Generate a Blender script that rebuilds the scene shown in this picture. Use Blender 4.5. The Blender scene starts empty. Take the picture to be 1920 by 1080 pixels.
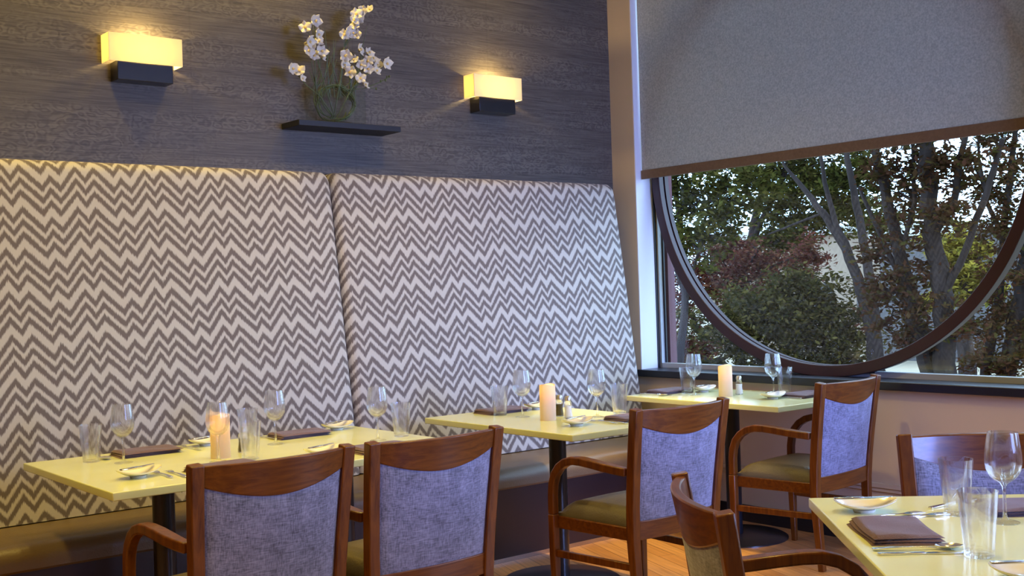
import bpy, bmesh, math, random
from mathutils import Vector, Matrix, Euler
random.seed(7)
SC = bpy.context.scene
COL = SC.collection
PI = math.pi
R = math.radians

# ------------------------------------------------------------------ camera
def make_camera():
    yaw, pit, roll = R(38.8), 0.0, R(-1.86)
    f = Vector((math.sin(yaw) * math.cos(pit), math.cos(yaw) * math.cos(pit), math.sin(pit)))
    r = Vector((math.cos(yaw), -math.sin(yaw), 0))
    u = r.cross(f)
    c, s = math.cos(roll), math.sin(roll)
    r2 = c * r + s * u
    u2 = -s * r + c * u
    cd = bpy.data.cameras.new('camera')
    cd.sensor_width = 36.0
    cd.lens = 36.0 * 2160.0 / 1920.0
    cd.clip_start = 0.05
    cd.clip_end = 300
    o = bpy.data.objects.new('camera', cd)
    m = Matrix((r2, u2, -f)).transposed().to_4x4()
    m.translation = Vector((0, 0, 1.38))
    o.matrix_world = m
    COL.objects.link(o)
    SC.camera = o
make_camera()

# ------------------------------------------------------------------ world, lights, exposure
SC.view_settings.view_transform = 'Standard'
SC.view_settings.look = 'None'
SC.view_settings.gamma = 1.0
SC.view_settings.use_curve_mapping = False
SC.view_settings.exposure = 0.0
W = bpy.data.worlds.new('sky')
SC.world = W
W.use_nodes = True
wb = W.node_tree.nodes['Background']
wb.inputs[0].default_value = (0.46, 0.70, 1.0, 1)
wb.inputs[1].default_value = 6.9

def area_light(name, loc, target, sx, sy, power, color, spread=180):
    l = bpy.data.lights.new(name, 'AREA')
    l.shape = 'RECTANGLE'
    l.size, l.size_y = sx, sy
    l.energy = power
    l.color = color
    l.spread = R(spread)
    o = bpy.data.objects.new(name, l)
    o.location = loc
    d = Vector(target) - Vector(loc)
    o.rotation_euler = d.to_track_quat('-Z', 'Y').to_euler()
    COL.objects.link(o)
    return o

def spot_light(name, loc, target, power, color, size=100, blend=0.8, rad=0.05):
    l = bpy.data.lights.new(name, 'SPOT')
    l.energy = power
    l.color = color
    l.spot_size = R(size)
    l.spot_blend = blend
    l.shadow_soft_size = rad
    o = bpy.data.objects.new(name, l)
    o.location = loc
    d = Vector(target) - Vector(loc)
    o.rotation_euler = d.to_track_quat('-Z', 'Y').to_euler()
    COL.objects.link(o)
    return o

BLUE = (0.36, 0.50, 1.0)
WARM = (1.0, 0.72, 0.16)
# blue fill lamps, added at the unseen windows to stand for daylight
area_light('rear_blue_fill', (3.7, -3.02, 1.85), (4.5, 5.0, 1.0), 1.9, 1.7, 56, (0.22, 0.33, 1.0), 54)
area_light('side_blue_fill', (5.40, 0.35, 1.85), (2.0, 2.2, 0.9), 2.6, 1.8, 45, (0.24, 0.34, 1.0))
# warm recessed ceiling lamps
for i, (x, y, p) in enumerate(((1.5, 4.90, 62), (2.72, 5.10, 60), (4.2, 5.0, 16), (0.2, 4.5, 110))):
    spot_light('ceiling_downlight_wall', (x, y, 3.55), (x, y + 0.12, 0), p, WARM, 125, 0.9, 0.05)
for i, (x, y, p) in enumerate(((1.8, 4.0, 58), (3.4, 3.8, 125), (2.5, 1.4, 125), (0.3, 2.2, 190), (3.9, 1.7, 40))):
    spot_light('ceiling_downlight_room', (x, y, 3.55), (x, y, 0), p, WARM, 120, 0.9, 0.06)

spot_light('table_fill_spot', (2.0, 4.0, 3.55), (2.0, 4.12, 0), 75, WARM, 34, 0.7, 0.05)  # added fill spot, narrowed to brighten only the long table
spot_light('ceiling_downlight_aisle', (4.12, 4.15, 3.55), (4.16, 4.15, 0), 520, WARM, 26, 0.7, 0.05)

# ------------------------------------------------------------------ materials
def mat(name):
    m = bpy.data.materials.new(name)
    m.use_nodes = True
    nt = m.node_tree
    b = nt.nodes['Principled BSDF']
    return m, nt, b

def N(nt, typ, **kw):
    n = nt.nodes.new(typ)
    for k, v in kw.items():
        if k.startswith('i_'):
            n.inputs[k[2:].replace('_', ' ')].default_value = v
        else:
            setattr(n, k, v)
    return n

def ramp(nt, stops, interp='LINEAR'):
    n = nt.nodes.new('ShaderNodeValToRGB')
    cr = n.color_ramp
    cr.interpolation = interp
    while len(cr.elements) > 1:
        cr.elements.remove(cr.elements[0])
    cr.elements[0].position = stops[0][0]
    cr.elements[0].color = col(stops[0][1])
    for p, c in stops[1:]:
        e = cr.elements.new(p)
        e.color = col(c)
    return n

def col(c):
    if isinstance(c, (int, float)):
        return (c, c, c, 1)
    return (c[0], c[1], c[2], 1)

def math_node(nt, op, a=None, b=None, av=0.5, bv=0.5):
    n = nt.nodes.new('ShaderNodeMath')
    n.operation = op
    n.inputs[0].default_value = av
    n.inputs[1].default_value = bv
    if a is not None:
        nt.links.new(a, n.inputs[0])
    if b is not None:
        nt.links.new(b, n.inputs[1])
    return n.outputs[0]

def plain(name, c, rough=0.5, metal=0.0, noise=0.0, scale=20, bump=0.0, coat=0.0, bscale=None, stretch=None):
    m, nt, b = mat(name)
    b.inputs['Roughness'].default_value = rough
    b.inputs['Metallic'].default_value = metal
    b.inputs['Coat Weight'].default_value = coat
    b.inputs['Coat Roughness'].default_value = 0.08
    tc = N(nt, 'ShaderNodeTexCoord')
    mp = N(nt, 'ShaderNodeMapping')
    if stretch:
        mp.inputs['Scale'].default_value = stretch
    nt.links.new(tc.outputs['Object'], mp.inputs[0])
    nz = N(nt, 'ShaderNodeTexNoise')
    nz.inputs['Scale'].default_value = scale
    nz.inputs['Detail'].default_value = 5
    nt.links.new(mp.outputs[0], nz.inputs[0])
    k = noise
    rp = ramp(nt, [(0.25, [v * (1 - k) for v in c]), (0.75, [min(1, v * (1 + k)) for v in c])])
    nt.links.new(nz.outputs[0], rp.inputs[0])
    nt.links.new(rp.outputs[0], b.inputs['Base Color'])
    if bump:
        n2 = N(nt, 'ShaderNodeTexNoise')
        n2.inputs['Scale'].default_value = bscale or scale * 3
        nt.links.new(mp.outputs[0], n2.inputs[0])
        bp = N(nt, 'ShaderNodeBump')
        bp.inputs['Strength'].default_value = bump
        bp.inputs['Distance'].default_value = 0.01
        nt.links.new(n2.outputs[0], bp.inputs['Height'])
        nt.links.new(bp.outputs[0], b.inputs['Normal'])
    return m

def wood_mat(name, dark, light, rough=0.33, sc=1.0, axis=(1, 1, 0.08), coat=0.22):
    m, nt, b = mat(name)
    tc = N(nt, 'ShaderNodeTexCoord')
    mp = N(nt, 'ShaderNodeMapping')
    mp.inputs['Scale'].default_value = [a * sc for a in axis]
    nt.links.new(tc.outputs['Object'], mp.inputs[0])
    nz = N(nt, 'ShaderNodeTexNoise')
    nz.inputs['Scale'].default_value = 60
    nz.inputs['Detail'].default_value = 7
    nz.inputs['Roughness'].default_value = 0.62
    nz.inputs['Distortion'].default_value = 0.6
    nt.links.new(mp.outputs[0], nz.inputs[0])
    rp = ramp(nt, [(0.3, dark), (0.7, light)])
    nt.links.new(nz.outputs[0], rp.inputs[0])
    nt.links.new(rp.outputs[0], b.inputs['Base Color'])
    b.inputs['Roughness'].default_value = rough
    b.inputs['Coat Weight'].default_value = coat
    b.inputs['Coat Roughness'].default_value = 0.12
    b.inputs['Specular IOR Level'].default_value = 0.35
    return m

M = {}
M['chair_wood'] = wood_mat('chair_wood', (0.070, 0.016, 0.003), (0.19, 0.056, 0.006))
M['chair_wood_rail'] = wood_mat('chair_wood_rail', (0.072, 0.016, 0.003), (0.185, 0.056, 0.006), axis=(0.08, 1, 1))

def chair_fabric():
    m, nt, b = mat('chair_fabric')
    tc = N(nt, 'ShaderNodeTexCoord')
    fac = None
    for sc in ((260, 260, 22), (22, 260, 260)):
        mp = N(nt, 'ShaderNodeMapping')
        mp.inputs['Scale'].default_value = sc
        nt.links.new(tc.outputs['Object'], mp.inputs[0])
        nz = N(nt, 'ShaderNodeTexNoise')
        nz.inputs['Scale'].default_value = 1.0
        nz.inputs['Detail'].default_value = 3
        nt.links.new(mp.outputs[0], nz.inputs[0])
        fac = nz.outputs[0] if fac is None else math_node(nt, 'ADD', fac, nz.outputs[0])
    n3 = N(nt, 'ShaderNodeTexNoise')
    n3.inputs['Scale'].default_value = 14
    n3.inputs['Detail'].default_value = 4
    nt.links.new(tc.outputs['Object'], n3.inputs[0])
    f3 = math_node(nt, 'MULTIPLY', n3.outputs[0], None, bv=0.7)
    fac = math_node(nt, 'ADD', fac, f3)
    fac = math_node(nt, 'MULTIPLY', fac, None, bv=0.37)
    rp = ramp(nt, [(0.36, (0.055, 0.06, 0.10)), (0.64, (0.30, 0.315, 0.48))])
    nt.links.new(fac, rp.inputs[0])
    nt.links.new(rp.outputs[0], b.inputs['Base Color'])
    b.inputs['Roughness'].default_value = 0.75
    b.inputs['Sheen Weight'].default_value = 0.25
    bp = N(nt, 'ShaderNodeBump')
    bp.inputs['Strength'].default_value = 0.25
    bp.inputs['Distance'].default_value = 0.002
    nt.links.new(fac, bp.inputs['Height'])
    nt.links.new(bp.outputs[0], b.inputs['Normal'])
    return m
M['chair_fabric'] = chair_fabric()
M['seat_leather'] = plain('seat_leather', (0.13, 0.105, 0.075), 0.38, noise=0.12, scale=6, bump=0.15, bscale=120)
M['bench_vinyl'] = plain('bench_vinyl', (0.15, 0.10, 0.052), 0.36, noise=0.1, scale=5, bump=0.12, bscale=150)
M['bench_base'] = plain('bench_base', (0.028, 0.014, 0.013), 0.35, noise=0.1, scale=5)  # seat vinyl darkened here, table's shade put into the colour
M['steel_strip'] = plain('steel_strip', (0.5, 0.5, 0.55), 0.25, metal=1.0)
M['black_metal'] = plain('black_metal', (0.012, 0.012, 0.016), 0.3, noise=0.1, coat=0.2)
M['silver'] = plain('silver', (0.82, 0.8, 0.76), 0.14, metal=1.0)
M['porcelain'] = plain('porcelain', (0.86, 0.83, 0.76), 0.12, noise=0.02, coat=0.5)
M['napkin'] = plain('napkin_cloth', (0.11, 0.05, 0.055), 0.85, noise=0.15, scale=60, bump=0.3, bscale=400)
M['napkin'].node_tree.nodes['Principled BSDF'].inputs['Sheen Weight'].default_value = 0.3
M['shelf_black'] = plain('shelf_lacquer', (0.006, 0.006, 0.010), 0.5, noise=0.1)
M['paint_beige'] = plain('paint_beige', (0.60, 0.49, 0.37), 0.7, noise=0.04, scale=3, bump=0.05, bscale=200)
M['paint_white'] = plain('paint_white', (0.75, 0.75, 0.76), 0.5, noise=0.02, scale=3)
M['trim_cream'] = plain('trim_cream', (0.6, 0.52, 0.42), 0.45, noise=0.02)
M['baseboard_black'] = plain('baseboard_black', (0.015, 0.013, 0.016), 0.4)
M['sill_black'] = plain('sill_black', (0.01, 0.01, 0.018), 0.35, noise=0.1)
M['ring_paint'] = plain('ring_paint', (0.036, 0.010, 0.013), 0.42, noise=0.12, scale=12)
M['frame_grey'] = plain('frame_grey', (0.38, 0.40, 0.42), 0.4)
M['gasket_and_shade'] = plain('gasket_and_shade', (0.01, 0.01, 0.015), 0.5)
M['mauve'] = plain('mauve_render', (0.13, 0.05, 0.06), 0.8, noise=0.1, scale=6)
M['ceiling_paint'] = plain('ceiling_paint', (0.55, 0.52, 0.47), 0.8, noise=0.02)
M['hem'] = plain('hem_bar', (0.16, 0.10, 0.06), 0.6, noise=0.15, scale=80)
M['bark'] = plain('bark', (0.026, 0.018, 0.016), 0.9, noise=0.45, scale=9, bump=0.6, bscale=25, stretch=(1, 1, 0.25))
M['bark'].node_tree.nodes['Principled BSDF'].inputs['Specular IOR Level'].default_value = 0.08
M['stem_green'] = plain('stem_green', (0.10, 0.13, 0.035), 0.5, noise=0.3, scale=30)
M['petal'] = plain('orchid_petal', (0.78, 0.73, 0.55), 0.5, noise=0.06, scale=60)
M['petal_heart'] = plain('orchid_heart', (0.75, 0.55, 0.18), 0.5, noise=0.1, scale=60)
M['salt'] = plain('salt_grains', (0.85, 0.83, 0.75), 0.8, noise=0.05, scale=300)
M['pepper'] = plain('pepper_grains', (0.10, 0.085, 0.05), 0.8, noise=0.4, scale=300)
M['cap'] = plain('shaker_cap', (0.55, 0.5, 0.38), 0.3, metal=0.9)

def tabletop_mat():
    m, nt, b = mat('frosted_yellow_glass')
    tc = N(nt, 'ShaderNodeTexCoord')
    nz = N(nt, 'ShaderNodeTexNoise')
    nz.inputs['Scale'].default_value = 4
    nt.links.new(tc.outputs['Object'], nz.inputs[0])
    rp = ramp(nt, [(0.3, (0.75, 0.78, 0.44)), (0.7, (0.79, 0.82, 0.50))])
    nt.links.new(nz.outputs[0], rp.inputs[0])
    nt.links.new(rp.outputs[0], b.inputs['Base Color'])
    b.inputs['Roughness'].default_value = 0.16
    b.inputs['Specular IOR Level'].default_value = 0.6
    b.inputs['Subsurface Weight'].default_value = 0.3
    b.inputs['Subsurface Radius'].default_value = (0.02, 0.02, 0.01)
    b.inputs['Subsurface Scale'].default_value = 1.0
    return m
M['tabletop'] = tabletop_mat()

def glass_mat(name, c=(1, 1, 1), tr=0.35, ior=1.45):
    m, nt, b = mat(name)
    nt.nodes.remove(b)
    out = nt.nodes['Material Output']
    g = N(nt, 'ShaderNodeBsdfGlass')
    g.inputs['IOR'].default_value = ior
    g.inputs['Roughness'].default_value = 0.0
    g.inputs['Color'].default_value = col(c)
    t = N(nt, 'ShaderNodeBsdfTransparent')
    t.inputs[0].default_value = col(c)
    mx = N(nt, 'ShaderNodeMixShader')
    mx.inputs[0].default_value = tr
    nt.links.new(g.outputs[0], mx.inputs[1])
    nt.links.new(t.outputs[0], mx.inputs[2])
    nt.links.new(mx.outputs[0], out.inputs[0])
    return m
M['glass'] = glass_mat('clear_glass', tr=0.55)
M['vase_glass'] = glass_mat('vase_glass', (0.97, 0.985, 0.98), 0.85)

def pane_mat():
    m, nt, b = mat('window_pane')
    nt.nodes.remove(b)
    out = nt.nodes['Material Output']
    g = N(nt, 'ShaderNodeBsdfGlossy')
    g.inputs['Roughness'].default_value = 0.0
    t = N(nt, 'ShaderNodeBsdfTransparent')
    t.inputs[0].default_value = (0.93, 0.95, 0.96, 1)
    lw = N(nt, 'ShaderNodeLayerWeight')
    lw.inputs[0].default_value = 0.5
    f5 = math_node(nt, 'POWER', lw.outputs['Facing'], None, bv=5.0)
    f5 = math_node(nt, 'MULTIPLY_ADD', f5, None, bv=0.9)
    f5.node.inputs[2].default_value = 0.03
    mx = N(nt, 'ShaderNodeMixShader')
    nt.links.new(f5, mx.inputs[0])
    nt.links.new(t.outputs[0], mx.inputs[1])
    nt.links.new(g.outputs[0], mx.inputs[2])
    nt.links.new(mx.outputs[0], out.inputs[0])
    return m
M['pane'] = pane_mat()

def wax_mat():
    m, nt, b = mat('candle_wax')
    nt.nodes.remove(b)
    out = nt.nodes['Material Output']
    d = N(nt, 'ShaderNodeBsdfDiffuse')
    d.inputs[0].default_value = (0.80, 0.72, 0.55, 1)
    t = N(nt, 'ShaderNodeBsdfTranslucent')
    t.inputs[0].default_value = (1.0, 0.80, 0.52, 1)
    mx = N(nt, 'ShaderNodeMixShader')
    mx.inputs[0].default_value = 0.42
    nt.links.new(d.outputs[0], mx.inputs[1])
    nt.links.new(t.outputs[0], mx.inputs[2])
    nt.links.new(mx.outputs[0], out.inputs[0])
    return m
M['wax'] = wax_mat()

def shade_fabric():
    m, nt, b = mat('lamp_shade_fabric')
    nt.nodes.remove(b)
    out = nt.nodes['Material Output']
    d = N(nt, 'ShaderNodeBsdfDiffuse')
    d.inputs[0].default_value = (0.85, 0.78, 0.55, 1)
    t = N(nt, 'ShaderNodeBsdfTranslucent')
    t.inputs[0].default_value = (0.80, 0.68, 0.36, 1)
    mx = N(nt, 'ShaderNodeMixShader')
    mx.inputs[0].default_value = 0.42
    nt.links.new(d.outputs[0], mx.inputs[1])
    nt.links.new(t.outputs[0], mx.inputs[2])
    e = N(nt, 'ShaderNodeEmission')
    e.inputs[0].default_value = (1.0, 0.86, 0.46, 1)
    e.inputs[1].default_value = 0.16
    ad = N(nt, 'ShaderNodeAddShader')
    nt.links.new(mx.outputs[0], ad.inputs[0])
    nt.links.new(e.outputs[0], ad.inputs[1])
    nt.links.new(ad.outputs[0], out.inputs[0])
    return m
M['lamp_shade'] = shade_fabric()

def roller_mat():
    m, nt, b = mat('roller_shade_mesh')
    nt.nodes.remove(b)
    out = nt.nodes['Material Output']
    tc = N(nt, 'ShaderNodeTexCoord')
    nz = N(nt, 'ShaderNodeTexNoise')
    nz.inputs['Scale'].default_value = 110
    nz.inputs['Detail'].default_value = 2
    nt.links.new(tc.outputs['Object'], nz.inputs[0])
    rp = ramp(nt, [(0.3, (0.38, 0.375, 0.375)), (0.7, (0.55, 0.54, 0.53))])
    nt.links.new(nz.outputs[0], rp.inputs[0])
    d = N(nt, 'ShaderNodeBsdfDiffuse')
    nt.links.new(rp.outputs[0], d.inputs[0])
    t = N(nt, 'ShaderNodeBsdfTranslucent')
    nt.links.new(rp.outputs[0], t.inputs[0])
    mx = N(nt, 'ShaderNodeMixShader')
    mx.inputs[0].default_value = 0.30
    nt.links.new(d.outputs[0], mx.inputs[1])
    nt.links.new(t.outputs[0], mx.inputs[2])
    tr = N(nt, 'ShaderNodeBsdfTransparent')
    m2 = N(nt, 'ShaderNodeMixShader')
    m2.inputs[0].default_value = 0.05
    nt.links.new(mx.outputs[0], m2.inputs[1])
    nt.links.new(tr.outputs[0], m2.inputs[2])
    nt.links.new(m2.outputs[0], out.inputs[0])
    return m
M['roller'] = roller_mat()

def leaf_mat(name, a, b_, c):
    m, nt, b = mat(name)
    nt.nodes.remove(b)
    out = nt.nodes['Material Output']
    g = N(nt, 'ShaderNodeNewGeometry')
    rp = ramp(nt, [(0.0, a), (0.5, b_), (1.0, c)])
    nt.links.new(g.outputs['Random Per Island'], rp.inputs[0])
    d = N(nt, 'ShaderNodeBsdfDiffuse')
    t = N(nt, 'ShaderNodeBsdfTranslucent')
    nt.links.new(rp.outputs[0], d.inputs[0])
    nt.links.new(rp.outputs[0], t.inputs[0])
    mx = N(nt, 'ShaderNodeMixShader')
    mx.inputs[0].default_value = 0.35
    nt.links.new(d.outputs[0], mx.inputs[1])
    nt.links.new(t.outputs[0], mx.inputs[2])
    nt.links.new(mx.outputs[0], out.inputs[0])
    return m
M['leaf_green'] = leaf_mat('leaf_green', (0.028, 0.028, 0.006), (0.06, 0.058, 0.011), (0.11, 0.085, 0.02))
M['leaf_dark'] = leaf_mat('leaf_dark', (0.022, 0.020, 0.007), (0.045, 0.038, 0.012), (0.10, 0.075, 0.02))
M['leaf_red'] = leaf_mat('leaf_red', (0.055, 0.016, 0.012), (0.10, 0.028, 0.02), (0.12, 0.055, 0.025))
M['leaf_mixed'] = leaf_mat('leaf_mixed', (0.040, 0.022, 0.009), (0.075, 0.028, 0.016), (0.055, 0.05, 0.012))
M['leaf_yellow'] = leaf_mat('leaf_yellow', (0.20, 0.15, 0.02), (0.32, 0.23, 0.035), (0.14, 0.13, 0.025))

def chevron_mat():
    m, nt, b = mat('chevron_upholstery')
    P, V = 0.3165, 0.1855
    uv = N(nt, 'ShaderNodeUVMap')
    uv.uv_map = 'UVMap'
    sep = N(nt, 'ShaderNodeSeparateXYZ')
    nt.links.new(uv.outputs[0], sep.inputs[0])
    # feathered weave: each fine column of threads is shifted a little
    mp = N(nt, 'ShaderNodeMapping')
    mp.inputs['Scale'].default_value = (330, 25, 1)
    nt.links.new(uv.outputs[0], mp.inputs[0])
    nz = N(nt, 'ShaderNodeTexNoise')
    nz.inputs['Scale'].default_value = 1
    nz.inputs['Detail'].default_value = 1
    nt.links.new(mp.outputs[0], nz.inputs[0])
    sh = math_node(nt, 'SUBTRACT', nz.outputs[0], None, bv=0.5)
    sh = math_node(nt, 'MULTIPLY', sh, None, bv=0.026)
    nl = N(nt, 'ShaderNodeTexNoise')
    nl.inputs['Scale'].default_value = 6
    nt.links.new(uv.outputs[0], nl.inputs[0])
    wob = math_node(nt, 'MULTIPLY', math_node(nt, 'SUBTRACT', nl.outputs[0], None, bv=0.5), None, bv=0.02)
    u = math_node(nt, 'ADD', sep.outputs[0], wob)
    fr = math_node(nt, 'FRACT', math_node(nt, 'DIVIDE', u, None, bv=P))
    hs = [(0, 1.0), (.127, .43), (.245, .97), (.53, 0.0), (.637, .505), (.775, .01), (1, 1.0)]
    rp = ramp(nt, hs)
    nt.links.new(fr, rp.inputs[0])
    hh = math_node(nt, 'MULTIPLY', rp.outputs[0], None, bv=0.095)
    v = math_node(nt, 'SUBTRACT', math_node(nt, 'ADD', sep.outputs[1], sh), hh)
    fv = math_node(nt, 'FRACT', math_node(nt, 'DIVIDE', v, None, bv=V))
    C_, D_ = 1.0, 0.0
    # thick cream, dark, thin cream, dark, thin cream, dark
    e = 0.028
    st = [(0.0, C_), (0.125 - e, C_), (0.125 + e, D_), (0.30 - e, D_), (0.30 + e, C_), (0.425 - e, C_), (0.425 + e, D_),
          (0.595 - e, D_), (0.595 + e, C_), (0.72 - e, C_), (0.72 + e, D_), (0.895 - e, D_), (0.895 + e, C_), (1, C_)]
    r2 = ramp(nt, st)
    nt.links.new(fv, r2.inputs[0])
    mix = N(nt, 'ShaderNodeMix')
    mix.data_type = 'RGBA'
    mix.inputs[6].default_value = (0.15, 0.118, 0.10, 1)
    mix.inputs[7].default_value = (0.54, 0.495, 0.41, 1)
    nt.links.new(r2.outputs[0], mix.inputs[0])
    nt.links.new(mix.outputs[2], b.inputs['Base Color'])
    b.inputs['Roughness'].default_value = 0.8
    b.inputs['Sheen Weight'].default_value = 0.15
    bp = N(nt, 'ShaderNodeBump')
    bp.inputs['Strength'].default_value = 0.15
    bp.inputs['Distance'].default_value = 0.002
    nt.links.new(nz.outputs[0], bp.inputs['Height'])
    nt.links.new(bp.outputs[0], b.inputs['Normal'])
    return m
M['chevron'] = chevron_mat()

def wallpaper_mat():
    m, nt, b = mat('moire_wallpaper')
    tc = N(nt, 'ShaderNodeTexCoord')
    mp = N(nt, 'ShaderNodeMapping')
    mp.inputs['Scale'].default_value = (19, 1, 34)
    nt.links.new(tc.outputs['Object'], mp.inputs[0])
    nz = N(nt, 'ShaderNodeTexNoise')
    nz.inputs['Scale'].default_value = 1.0
    nz.inputs['Detail'].default_value = 1.5
    nz.inputs['Roughness'].default_value = 0.35
    nt.links.new(mp.outputs[0], nz.inputs[0])
    s = math_node(nt, 'SINE', math_node(nt, 'MULTIPLY', nz.outputs[0], None, bv=30))
    s = math_node(nt, 'MULTIPLY', s, None, bv=0.5)
    mp2 = N(nt, 'ShaderNodeMapping')
    mp2.inputs['Scale'].default_value = (6, 1, 240)
    nt.links.new(tc.outputs['Object'], mp2.inputs[0])
    n2 = N(nt, 'ShaderNodeTexNoise')
    n2.inputs['Scale'].default_value = 1.0
    n2.inputs['Detail'].default_value = 3
    nt.links.new(mp2.outputs[0], n2.inputs[0])
    mp3 = N(nt, 'ShaderNodeMapping')
    mp3.inputs['Scale'].default_value = (0.8, 1, 9)
    nt.links.new(tc.outputs['Object'], mp3.inputs[0])
    n3 = N(nt, 'ShaderNodeTexNoise')
    n3.inputs['Scale'].default_value = 1.0
    nt.links.new(mp3.outputs[0], n3.inputs[0])
    # moire rings only come and go along the rows
    msk = ramp(nt, [(0.42, 0.08), (0.6, 1.0)])
    nt.links.new(n3.outputs[0], msk.inputs[0])
    s = math_node(nt, 'MULTIPLY', s, msk.outputs[0])
    a = math_node(nt, 'MULTIPLY', s, None, bv=0.42)
    bb = math_node(nt, 'MULTIPLY', math_node(nt, 'SUBTRACT', n2.outputs[0], None, bv=0.5), None, bv=1.4)
    f = math_node(nt, 'ADD', a, bb)
    f = math_node(nt, 'ADD', f, math_node(nt, 'MULTIPLY', n3.outputs[0], None, bv=0.5))
    f = math_node(nt, 'ADD', f, None, bv=0.25)
    rp = ramp(nt, [(0.0, (0.040, 0.033, 0.027)), (1.0, (0.165, 0.143, 0.108))])
    nt.links.new(f, rp.inputs[0])
    # strip joints
    sp = N(nt, 'ShaderNodeSeparateXYZ')
    nt.links.new(tc.outputs['Object'], sp.inputs[0])
    fx = math_node(nt, 'FRACT', math_node(nt, 'DIVIDE', math_node(nt, 'ADD', sp.outputs[0], None, bv=0.43), None, bv=0.92))
    sm = ramp(nt, [(0.0, 0.86), (0.012, 1.0), (1, 1.0)])
    nt.links.new(fx, sm.inputs[0])
    mix = N(nt, 'ShaderNodeMix')
    mix.data_type = 'RGBA'
    mix.blend_type = 'MULTIPLY'
    mix.inputs[0].default_value = 1.0
    nt.links.new(rp.outputs[0], mix.inputs[6])
    nt.links.new(sm.outputs[0], mix.inputs[7])
    nt.links.new(mix.outputs[2], b.inputs['Base Color'])
    b.inputs['Roughness'].default_value = 0.5
    b.inputs['Specular IOR Level'].default_value = 0.4
    bp = N(nt, 'ShaderNodeBump')
    bp.inputs['Strength'].default_value = 0.2
    bp.inputs['Distance'].default_value = 0.002
    nt.links.new(f, bp.inputs['Height'])
    nt.links.new(bp.outputs[0], b.inputs['Normal'])
    return m
M['wallpaper'] = wallpaper_mat()

def floor_mat():
    m, nt, b = mat('oak_floor')
    tc = N(nt, 'ShaderNodeTexCoord')
    mp = N(nt, 'ShaderNodeMapping')
    mp.inputs['Rotation'].default_value = (0, 0, R(-72))
    nt.links.new(tc.outputs['Object'], mp.inputs[0])
    br = N(nt, 'ShaderNodeTexBrick')
    br.inputs['Scale'].default_value = 1.0
    br.inputs['Brick Width'].default_value = 1.3
    br.inputs['Row Height'].default_value = 0.085
    br.inputs['Mortar Size'].default_value = 0.0015
    br.inputs['Color1'].default_value = (0.50, 0.23, 0.075, 1)
    br.inputs['Color2'].default_value = (0.66, 0.34, 0.13, 1)
    br.inputs['Mortar'].default_value = (0.10, 0.045, 0.02, 1)
    br.offset = 0.37
    nt.links.new(mp.outputs[0], br.inputs[0])
    mp2 = N(nt, 'ShaderNodeMapping')
    mp2.inputs['Scale'].default_value = (2.5, 45, 1)
    nt.links.new(mp.outputs[0], mp2.inputs[0])
    nz = N(nt, 'ShaderNodeTexNoise')
    nz.inputs['Scale'].default_value = 1.5
    nz.inputs['Detail'].default_value = 5
    nt.links.new(mp2.outputs[0], nz.inputs[0])
    rp = ramp(nt, [(0.3, 0.72), (0.7, 1.1)])
    nt.links.new(nz.outputs[0], rp.inputs[0])
    mix = N(nt, 'ShaderNodeMix')
    mix.data_type = 'RGBA'
    mix.blend_type = 'MULTIPLY'
    mix.inputs[0].default_value = 1.0
    nt.links.new(br.outputs[0], mix.inputs[6])
    nt.links.new(rp.outputs[0], mix.inputs[7])
    nt.links.new(mix.outputs[2], b.inputs['Base Color'])
    b.inputs['Roughness'].default_value = 0.3
    b.inputs['Coat Weight'].default_value = 0.2
    return m
M['floor'] = floor_mat()
M['earth'] = plain('dry_ground', (0.26, 0.20, 0.13), 0.9, noise=0.25, scale=0.4)
M['building_wall'] = plain('building_wall', (0.24, 0.17, 0.12), 0.85, noise=0.08, scale=0.5)
M['building_dark'] = plain('building_dark', (0.06, 0.05, 0.05), 0.6, noise=0.1)
M['building_white'] = plain('building_white', (0.45, 0.42, 0.38), 0.7)
M['asphalt'] = plain('asphalt', (0.17, 0.15, 0.15), 0.8, noise=0.1, scale=2)

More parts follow.
